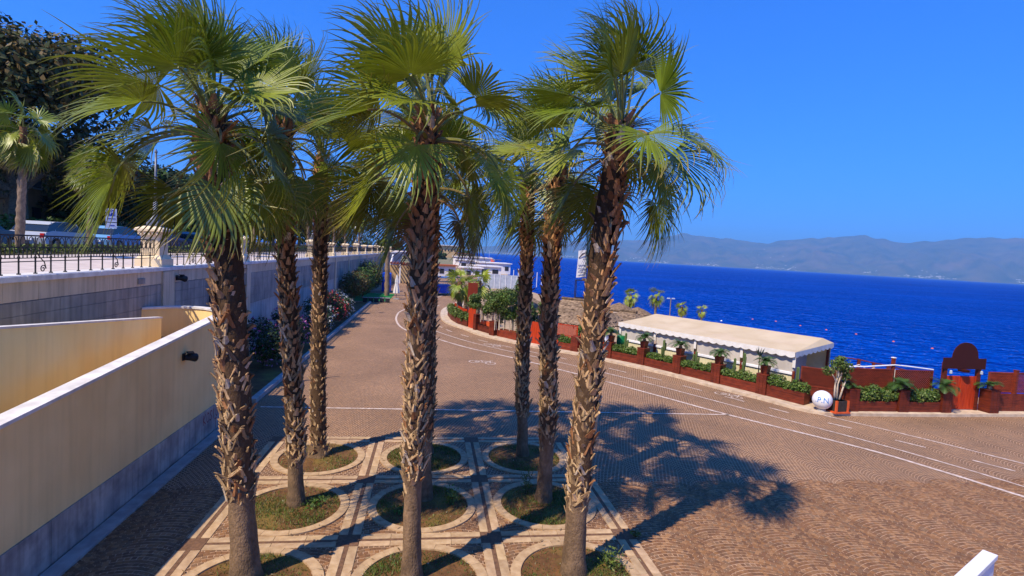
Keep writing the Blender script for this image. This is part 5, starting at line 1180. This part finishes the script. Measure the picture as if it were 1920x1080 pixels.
vp = small_palm('promenade_palm', 'near palm of the far promenade row', (-14.7, 40, 4.15), 5.2, .16, 32, 18, 1.15, 'palms along the promenade', 16)
for k, (y, s, rz) in enumerate(((47, .9, 1), (53, 1.05, 2), (60, .85, 3), (67, 1.0, 4), (75, .95, 5), (84, 1.1, .5), (95, .9, 1.5), (108, 1.0, 2.5))): copy_tree(vp, (-14.7+.4*math.sin(k*2), y, 4.15), rz, ORD[k]+' palm beyond the near one of the far promenade row', s)
copy_tree(vp, (-12.6, 33, 4.12), 2.2, 'palm behind the railing between the two left rear trunks', .95)
lp = small_palm('tall_palm', 'tall palm rising from the green carpet near the white closed parasol', (-4.55, 57.5, 0), 10.4, .21, 33, 22, 1.6, None, 18); copy_tree(lp, (-3.2, 84, 0), 1.0, 'tall palm behind the pergola', 1.05)
fp = small_palm('fence_palm', 'left small palm behind the fence bend', (2.25, 39.6, -.3), 3.2, .20, 34, 16, .85, 'small palms at the fence bend', 16, yel=.3); copy_tree(fp, (3.35, 38.2, -.3), 2, 'tallest small palm behind the fence bend', 1.05); copy_tree(fp, (2.75, 41.2, -.3), 4, 'rearmost small palm behind the fence bend', .9)
bp_ = small_palm('beach_palm', 'wind-blown beach palm left of the lamp post', (19.4, 43.5, -.8), 3.2, .10, 35, 16, .6, 'little palms by the sea', 26, yel=.4); copy_tree(bp_, (17.2, 43.9, -.8), 1, 'beach palm beside the right thatched parasol', .95); copy_tree(bp_, (21.5, 43.0, -.8), 2, 'low beach palm just right of the lamp post', .72); copy_tree(bp_, (23.3, 42.9, -.8), 3, 'lowest beach palm, furthest right behind the tent', .66)
t = thing('beach_lamp', 'thin lamp post with two spots among the beach palms', 'lamp post', (20.6, 43.3, -.8)); MB().tube([(0, 0, 0), (0, 0, 2.9)], .045, 6).build('pole', WOODB, t)
for s in (-1, 1): MB().box((s*.22, 0, 2.92), (.26, .16, .1), 0, taper=.8).build('spot', GREYM, t)
t = thing('beach_fence', 'dark wooden beach railing behind the parasols', 'railing', (15.2, 42.6, -.8), -.1)
for k in range(6): MB().box((k*.9, 0, .7), (.09, .09, 1.4)).build('post', RED, t, col=(.8,)*3)
MB().box((2.25, 0, 1.35), (4.6, .06, .08)).build('rail', RED, t, col=(.8,)*3); MB().box((2.25, 0, .8), (4.6, .05, .06)).build('rail', RED, t, col=(.8,)*3)

# ------------------------------------------------------------------ left: planting strip, oleanders, far furniture
struct(MB().prism([(-7.93, 17.4), (-5.45, 17.4), (-5.45, 49), (-7.93, 49)], 0.0, 0.08).build('planting_strip', SOIL))
for i in range(32): struct(MB().box((-5.35, 17.9+i, 0.075), (.2, .992, .15), bev=.01).build('kerb', KERBG))
def bush(name, label, loc, blobs, n, size, cols, seed, flowers=None, fn=0, stems=4, m=LEAF, cat='bush'):
    t = thing(name, label, cat, loc); r_ = np.random.RandomState(seed); hh = max(b[2] for b in blobs); mb = MB()
    for k in range(stems): a = 6.28*k/stems; mb.tube([(0.06*math.cos(a), .06*math.sin(a), 0), (.25*math.cos(a), .25*math.sin(a), hh*.6)], [.04, .02], 5)
    mb.build('stems', WOODB, t); crown('foliage', r_, blobs, n, size, cols, m, t, shell=.45)
    if flowers: crown('flowers', r_, [(b[0], b[1], b[2], b[3]*1.06, b[4]*1.06, b[5]*1.06) for b in blobs], fn, .07, flowers, LEAF, t, shell=.93)
    return t
OB = [(0, 0, 1.0, .8, .85, .8), (.4, .5, .8, .6, .6, .7), (.35, -.6, .9, .6, .65, .75), (-.3, .2, 1.5, .6, .7, .5)]
PK = [(.55, .12, .35), (.62, .2, .42)]; WT = [(.75, .72, .68), (.7, .68, .66)]; RD = [(.6, .03, .05), (.7, .08, .10)]
bush('oleander_bush', 'dark oleander with purple-pink flowers behind the thick palm', (-6.5, 22.5, .08), OB, 2600, .07, GRD+GR[:1], 81, PK, 180)
bush('oleander_bush', 'pink oleander bush between the two left trunks', (-6.5, 26.2, .08), OB, 2600, .07, GRD+GR[:1], 82, PK, 320)
bush('oleander_bush', 'white flowering oleander right of the third trunk', (-6.3, 31.4, .08), OB, 2600, .07, GRD+GR[:1], 83, WT, 520)
bush('oleander_bush', 'crimson flowering oleander in the wall shadow', (-6.1, 34.6, .08), [(b[0], b[1], b[2]*1.15, b[3], b[4], b[5]) for b in OB], 2800, .07, GRD+GR[:1], 84, RD, 520)
bush('oleander_bush', 'white oleander just beyond the crimson one', (-6.1, 37.4, .08), OB, 2200, .07, GRD+GR[:1], 85, WT, 480)
bush('clipped_bush', 'rust and green round bush by the wall', (-6.8, 48.5, 0), [(0, 0, 1.7, 1.2, 1.3, 1.2), (.4, 1.2, 1.9, 1, 1, 1)], 4200, .10, [(.16, .10, .03), (.10, .14, .03), (.2, .11, .03), (.12, .15, .03)], 86)
bush('clipped_bush', 'tall dark green round bush left of the blue cabin', (-6.9, 61, 0), [(0, 0, 2.1, 1.5, 1.5, 1.6), (.3, .8, 1.6, 1.3, 1.3, 1.3)], 4200, .12, GR+GRD, 87)
bush('clipped_bush', 'green bush just behind the rusty round one', (-6.6, 53.5, 0), [(0, 0, 1.7, 1.3, 1.3, 1.4)], 3000, .11, GR+GRD[:2], 88)
struct(MB().prism([(-7.8, 50.5), (-3.9, 51.5), (-3.9, 60), (-7.8, 60)], 0.0, .012).build('green_carpet', CARPET))
t = thing('portable_toilet', 'bright blue portable cabin by the tall palm', 'cabin', (-5.1, 63.5, 0)); MB().box((0, 0, 1.05), (1.0, 1.0, 2.1), bev=.03).build('shell', BLUE, t); MB().box((0, -.51, 1.0), (.7, .02, 1.8), bev=.01).build('door', BLUE, t); MB().box((0, 0, 2.14), (1.06, 1.06, .12), taper=.7).build('roof', BLUE, t)
t = thing('closed_parasol', 'closed white parasol standing by the roadside', 'parasol', (-3.35, 54, 0)); vs = []; nn = 16; prof_ = [(.10, .55), (.30, .62), (.27, .9), (.2, 1.3), (.14, 1.62), (.17, 1.68), (.15, 1.95), (.09, 2.25), (.02, 2.5)]
for q, z in prof_: vs += [(q*(1.2 if j % 2 else .8)*math.cos(6.2832*j/nn), q*(1.2 if j % 2 else .8)*math.sin(6.2832*j/nn), z) for j in range(nn)]
mk('canopy', vs, [(i*nn+j, i*nn+(j+1) % nn, (i+1)*nn+(j+1) % nn, (i+1)*nn+j) for i in range(len(prof_)-1) for j in range(nn)], CANVASW, t); MB().tube([(0, 0, 0), (0, 0, 2.58)], .03, 7).build('pole', LAMPG, t); MB().box((0, 0, .05), (.5, .5, .1)).build('foot', KERBG, t)
t = thing('pergola', 'pergola with brown slatted roof and cream back wall beyond the parasol', 'pergola', (-3.6, 80, 0))
for x in (-2.6, -.9, .9, 2.6): MB().box((x, -1.4, 1.45), (.2, .2, 2.9)).build('post', BLDW, t)
MB().box((0, 1.5, 1.3), (5.6, .2, 2.6)).build('back_wall', BLD, t)
for k in range(13): MB().box((-2.7+k*.45, 0, 2.98), (.14, 3.6, .16)).build('slat', TILE, t)
MB().box((0, -1.4, 2.86), (5.8, .18, .1)).build('beam', TILE, t); MB().box((0, 1.4, 2.75), (5.8, .16, .1)).build('beam', TILE, t)
t = thing('stair_wall', 'pale sloping stair parapet coming down from the promenade', 'wall', (-7.3, 84, 0)); vs, fs = wall_mesh(-.12, .12, -5, 6, lambda y: 4.3+.28*(y-6)); MB().add(vs, fs).build('parapet', COPING, t); vs, fs = wall_mesh(.8, 1.0, -5, 6, lambda y: 4.0+.28*(y-6)); MB().add(vs, fs).build('outer_parapet', COPING, t)
t = thing('market_cart', 'blue market cart with grey awning on the far road', 'cart', (1.4, 62, 0), .15)
MB().box((0, 0, .75), (1.7, 2.6, .9), bev=.03).build('body', BLUE, t); MB().box((0, 0, 2.05), (2.4, 3.2, .10), bev=.02).build('awning', GREYM, t)
for x in (-.8, .8):
    for y in (-1.2, 1.2): MB().box((x, y, 1.6), (.05, .05, .85)).build('pole', LAMPG, t); MB().tube([(x-.05, y, .28), (x+.05, y, .28)], .28, 14).build('wheel', TYRE, t)
for k in range(5):
    t = thing('rubbish_bin', ORD[k]+' dark low box along the green carpet edge', 'bin', (-5.9+k*.5, 50.2+k*.05, 0), 0, 'boxes along the carpet'); MB().box((0, 0, .2), (.38, .3, .4), taper=1.08).build('body', DARK, t); MB().box((0, 0, .42), (.43, .34, .04)).build('lid', KERBG, t)

# ------------------------------------------------------------------ promenade: hedge, sign, cars, trees, building
def hedge(label, x, y0, y1, h, seed, cols, w=.35, n=None, size=.07, z=4.16):
    t = thing('low_hedge', label, 'hedge', (x, y0, z)); r_ = np.random.RandomState(seed); L_ = y1-y0; k = int(L_/.6); bl = [(r_.normal(0, .04), (i+.5)*L_/k, h*.5, w, L_/k*.8, h*.55*r_.uniform(.85, 1.15)) for i in range(k)]
    mb = MB()
    for i in range(k): mb.tube([(0, bl[i][1], 0), (0, bl[i][1], h*.5)], .015, 4)
    mb.build('stems', WOODB, t); crown('foliage', r_, bl, n or int(260*L_), size, cols, LEAF, t)
hedge('low bright green hedge behind the left railing', -14.7, 9, 34, .34, 91, GRY); hedge('low green hedge further along the promenade', -14.7, 35, 90, .5, 92, GRY+GR, n=6000, size=.12)
hedge('tall leafy hedge between road and park on the left', -24.6, 20, 60, 1.7, 93, GR+GRY, w=.9, n=9000, size=.16, z=4.05)
t = thing('parking_sign', 'white and blue P parking sign on a post behind the railing', 'sign', (-14.95, 27.6, 4.16), .5)
MB().tube([(0, 0, 0), (0, 0, 2.1)], .035, 8).build('post', LAMPG, t); MB().box((0, -.05, 1.72), (.42, .02, .62)).build('plate', PAPER, t); MB().box((0, -.05, 1.24), (.42, .02, .26)).build('lower_plate', PAPER, t)
MB().box((0, -.063, 1.83), (.26, .006, .28)).build('blue_square', SIGNBL, t); text_mesh('P', .26, PAPER, 'letter', t, Matrix.Translation((0, -.068, 1.83)) @ Matrix.Rotation(R(90), 4, 'X'), .002)
MB().box((0, -.063, 1.56), (.32, .006, .04)).build('blue_bar', SIGNBL, t); MB().box((.03, -.063, 1.25), (.2, .006, .04)).build('text_bar', SIGNBL, t)
def make_car(label, loc, color, seed):
    t = thing('parked_car', label, 'car', loc, math.pi/2, 'cars parked along the promenade road'); pm = mat('car_paint_%d' % seed, color, tuple(c_*.92 for c_ in color), .25, 2, spec=.6)
    def loft(prof, w0, w1, name, m, zmin):
        n = len(prof); vs = []
        for s in (-1, 1):
            for x, z in prof: f = (z-zmin)/1.0; vs.append((x, s*(w0+(w1-w0)*max(0, f)), z))
        return MB().add(vs, [tuple(range(n-1, -1, -1)), tuple(range(n, 2*n))]+[(i, (i+1) % n, n+(i+1) % n, n+i) for i in range(n)]).build(name, m, t)
    loft([(-2.0, .32), (2.0, .32), (2.08, .5), (2.02, .74), (1.75, .86), (.95, .94), (-1.5, .98), (-1.98, .9), (-2.06, .6)], .84, .80, 'body', pm, .3)
    loft([(.98, .93), (.32, 1.36), (-.2, 1.44), (-1.1, 1.42), (-1.62, 1.24), (-1.88, .95)], .79, .60, 'cabin', GLASSD, .93); loft([(.34, 1.37), (-.2, 1.455), (-1.1, 1.435), (-1.55, 1.28), (-1.1, 1.38), (-.2, 1.40)], .66, .60, 'roof', pm, 1.2)
    for x in (.62, -.35, -1.25):
        for s in (-1, 1): MB().tube([(x, s*.775, .95), (x-.1, s*.62, 1.40)], .03, 5).build('window_pillar', pm, t)
    for x in (1.28, -1.28):
        for s in (-1, 1):
            w = MB().tube([(x, s*.66, .32), (x, s*.85, .32)], .32, 18).build('wheel', TYRE, t); MB().tube([(x, s*.83, .32), (x, s*.862, .32)], .19, 14).build('rim', CHROME, w)
    for s in (-1, 1): MB().box((2.03, s*.58, .66), (.08, .34, .14)).build('headlight', WHITE, t); MB().box((-2.02, s*.68, .74), (.07, .18, .22)).build('taillight', REDL, t)
    MB().box((-2.07, 0, .55), (.03, .5, .12)).build('number_plate', PAPER, t)
for k, (y, c_, nm) in enumerate(((20.0, srgb(96, 128, 164), 'dusty blue'), (25.6, srgb(48, 96, 110), 'teal'), (31.0, srgb(188, 194, 202), 'pale grey'), (36.4, srgb(120, 176, 224), 'light blue'), (42.0, srgb(40, 60, 120), 'dark blue'), (47.6, srgb(70, 74, 80), 'dark grey'), (54, srgb(200, 204, 210), 'silver'))):
    make_car(nm+' car parked on the promenade road behind the railing', (-19.4, y, 4.0), c_, k)
def tree(name, label, loc, h, w, n, size, cols, seed, trunk=.4, nb=16, m=LEAFFAR, low=.3, group=None):
    t = thing(name, label, 'tree', loc, 0, group); r_ = np.random.RandomState(seed); mb = MB(); mb.tube([(0, 0, 0), (.1, 0, h*.25), (.0, .1, h*.55)], [trunk, trunk*.7, trunk*.35], 8)
    bl = []
    for k in range(nb):
        a = 6.2832*r_.rand(); q = w*.68*math.sqrt(r_.rand()); z = h*(low+(.97-low)*r_.rand()**.8); q *= math.sqrt(max(.12, 1-((z/h-.5)/.62)**2)); s = w*r_.uniform(.28, .46); bl.append((q*math.cos(a), q*math.sin(a), min(z, h-s*.6), s, s, s*.72))
        if k < 7: mb.tube([(0, 0, h*.22), (q*.5*math.cos(a), q*.5*math.sin(a), z*.6), (q*.9*math.cos(a), q*.9*math.sin(a), z*.92)], [trunk*.4, trunk*.25, .04], 6)
    mb.build('trunk', WOODB, t); crown('crown', r_, bl, n, size, cols, m, t, shell=.6)
RUST = [(.075, .085, .022), (.13, .095, .026), (.06, .075, .02), (.17, .11, .03), (.05, .07, .018)]
tree('ficus_tree', 'huge dark ficus tree with rusty crown at the upper left', (-28.5, 41.5, 4.1), 14.2, 8.2, 26000, .24, RUST, 101, .8, 34, low=.3)
tree('ficus_tree', 'broad dark ficus tree at the left edge behind the first palm', (-31, 30, 4.1), 11.5, 7, 14000, .25, RUST+GRD, 102, .7, 24, low=.15)
TL_ = [(-30, 52, 8.6, 5, 'dark tree just right of the huge ficus'), (-27.5, 61, 7.6, 4.6, 'dark tree behind the big cream pillar'), (-28, 71, 8.4, 5, 'dark tree behind the thick palm trunk'), (-26.5, 83, 9.4, 5.2, 'dark tree behind the second trunk'), (-27, 96, 10, 5.6, 'dark tree above the first far pillars'), (-26, 110, 10.5, 6, 'dark tree above the globe lamps'), (-25, 126, 11, 6.4, 'far dark tree left of the middle palm'), (-24, 144, 11, 6.8, 'farther dark tree behind the promenade row'), (-22, 166, 11, 7.5, 'hindmost dark tree of the park'), (-36, 56, 9, 6, 'shaded tree deep in the park left'), (-38, 75, 10, 6.5, 'shaded tree deep in the park middle'), (-36, 100, 11, 7, 'shaded tree deep in the park right')]
for k, (x, y, h, w, lab) in enumerate(TL_): tree('park_tree', lab, (x, y, 4.1), h, w, 5200, .3, GRD+GR[:1], 110+k, .35, 16, low=.12, group='trees of the park')
t = thing('villa', 'cream villa half hidden behind the park trees', 'building', (-40, 62, 4.1), .12)
MB().box((0, 0, 4), (10, 34, 8)).build('wall', BLD, t); MB().box((0, 0, 8.25), (11, 35, .5), bev=.05).build('roof', TILE, t)
for i in range(9):
    for z in (1.7, 5.4):
        w = MB().box((5.03, -15+i*3.7, z), (.08, 1.2, 2.0)).build('window', DARK, t); MB().box((5.06, -15+i*3.7, z-1.1), (.2, 1.5, .12)).build('sill', BLDW, w)

# ------------------------------------------------------------------ far shore: kiosks, fences, jetties, headland
def kiosk(label, x, y, w, d, h, z=-.8, rz=.1, roof=BLDW):
    t = thing('beach_kiosk', label, 'kiosk', (x, y, z), rz, 'white beach buildings'); MB().box((0, 0, h/2), (w, d, h)).build('wall', BLDW, t); MB().box((0, 0, h+.12), (w+.8, d+.8, .24)).build('roof', roof, t)
    k = max(2, int(w/2.2))
    for i in range(k): MB().box((-w/2+(i+.5)*w/k, -d/2-.03, h*.55), (w/k*.5, .06, h*.4)).build('window', DARK, t)
kiosk('low white kiosk nearest the far bend of the road', 9.0, 122, 4, 5, 2.3); kiosk('long white beach building beyond the grey fence', 14.0, 135, 6, 6, 2.5); kiosk('white terrace building with flat roof by the water', 18, 158, 9, 8, 3.0); kiosk('smaller white building left of the terrace', 11, 172, 6, 8, 3.2); kiosk('far white building near the headland', 14, 190, 12, 9, 4.0)
kiosk('tile roofed white hut by the far road', 2.6, 104, 3.5, 4, 2.2, 0, .1, TILE)
t = thing('sheet_fence', 'grey sheet fence with white posts behind the tallest bush', 'fence', (7.8, 89.7, -.8), -.14)
for k in range(8): MB().box((k*.95+.47, 0, 1.1), (.90, .05, 2.6)).build('sheet', GREYM, t); MB().box((k*.95, -.05, 1.15), (.09, .09, 2.3)).build('post', WHITE, t)
t = thing('pole_row', 'row of pale poles by the water right of the grey fence', 'poles', (15.5, 100, -.8), -.3)
for k in range(9): MB().tube([(k*.9, 0, 0), (k*.9, 0, 3.0+.3*math.sin(k*2))], .07, 6).build('pole', WHITE, t)
for k, (x, y, l, lab) in enumerate(((33, 300, 14, 'near pale jetty on the water beyond the kiosks'), (66, 560, 14, 'far brown jetty off the headland'))):
    t = thing('jetty', lab, 'jetty', (x, y, ZS), .05); MB().box((0, 0, .9), (l, 3, .4)).build('deck', KERB if k == 0 else WOODB, t)
    for i in range(4): MB().box((-l/2+(i+.5)*l/4, 0, .2), (.5, 2, 1.2)).build('pier', WOODB, t)
t = thing('red_gazebo', 'red gazebo standing at the water beyond the kiosks', 'gazebo', (28.2, 262, ZS)); MB().box((0, 0, 1.9), (4, 4, 2.6), taper=.9).build('frame', REDX, t); MB().lathe([(2.8, 3.2), (2.6, 3.5), (.2, 5.2)], n=8).build('roof', mat('gazebo_roof', srgb(214, 96, 80), srgb(196, 80, 66), .7, 3), t)
t = thing('sailing_boat', 'small white sailing boat moored off the headland', 'boat', (50, 470, ZS)); MB().add([(-3, 0, .2), (0, -1.1, .1), (2.8, -.8, .2), (2.8, .8, .2), (0, 1.1, .1), (-3.6, 0, 1.0), (0, -1.4, .9), (3, -1, .9), (3, 1, .9), (0, 1.4, .9)], [(4, 3, 2, 1, 0), (5, 6, 7, 8, 9), (0, 1, 6, 5), (1, 2, 7, 6), (2, 3, 8, 7), (3, 4, 9, 8), (4, 0, 5, 9)]).build('hull', WHITE, t); MB().tube([(0, 0, .9), (0, 0, 9)], .09, 6).build('mast', WHITE, t); MB().box((.8, 0, 1.2), (2.2, 1.2, .6), taper=.8).build('cabin', WHITE, t)
t = thing('seafront_wall_house', 'long low brown house on the headland', 'building', (27, 448, -.6), .1); MB().box((0, 0, 2), (15, 7, 4)).build('wall', BLD, t); MB().box((0, 0, 4.2), (16, 8, .5)).build('roof', TILE, t)
for i in range(5): MB().box((-6+i*3, -3.55, 2), (1.2, .1, 1.6)).build('window', DARK, t)
t = thing('headland_house', 'pale flat roofed house on the headland hill', 'building', (12, 470, -.6), .1); MB().box((0, 0, 5), (18, 9, 10)).build('wall', BLD, t); MB().box((0, 0, 10.3), (26, 12, .6)).build('roof', BLDW, t)
for i in range(6): MB().box((-7+i*2.8, -4.55, 6), (1.2, .1, 1.6)).build('window', DARK, t)
for k, (x, y, h, w) in enumerate(((2, 430, 11, 9), (-12, 410, 12, 10), (20, 520, 9, 8), (-28, 380, 13, 12), (34, 560, 7, 7), (-10, 300, 8, 7), (-20, 250, 9, 8), (4, 345, 6, 6))):
    tree('headland_tree', ['rusty round tree on the headland', 'dark tree left of the headland houses', 'green tree right of the pale headland house', 'large tree far left on the headland', 'low trees at the headland tip', 'tree at the end of the promenade', 'tree where the promenade ends, left', 'low tree before the headland houses'][k], (x, y, -.6 if y > 210 else 4), h, w, 2200, .7, (RUST if k == 0 else GRD+GR[:2]), 140+k, .4, 12, low=.1)
t = thing('rock_mole', 'heap of pale rocks at the tip of the headland', 'rocks', (48, 500, ZS)); r_ = random.Random(9)
for k in range(26): s = r_.uniform(1.2, 3); MB().lathe([(s*.5, -s*.3), (s*r_.uniform(.8, 1), 0), (s*.7, s*.5), (s*.2, s*.7)], (r_.uniform(-12, 10), r_.uniform(-9, 9), .6+r_.uniform(0, 2.2)), 6).build('rock', KERBG, t)

# ------------------------------------------------------------------ the air over the strait
hz = bpy.data.materials.new('haze_air'); hz.use_nodes = True; N_ = hz.node_tree.nodes; N_.clear()
pv = N_.new('ShaderNodeVolumePrincipled'); pv.inputs['Color'].default_value = (0.25, 0.57, 1.0, 1); pv.inputs['Density'].default_value = 1.15e-4; pv.inputs['Anisotropy'].default_value = 0.0
ou = N_.new('ShaderNodeOutputMaterial'); hz.node_tree.links.new(pv.outputs[0], ou.inputs['Volume'])
hb = MB().box((0, 0, 448), (31000, 31000, 908)).build('haze', hz); stuff(hb); hb['label'] = 'thin blue haze over the strait'; hb['category'] = 'haze'
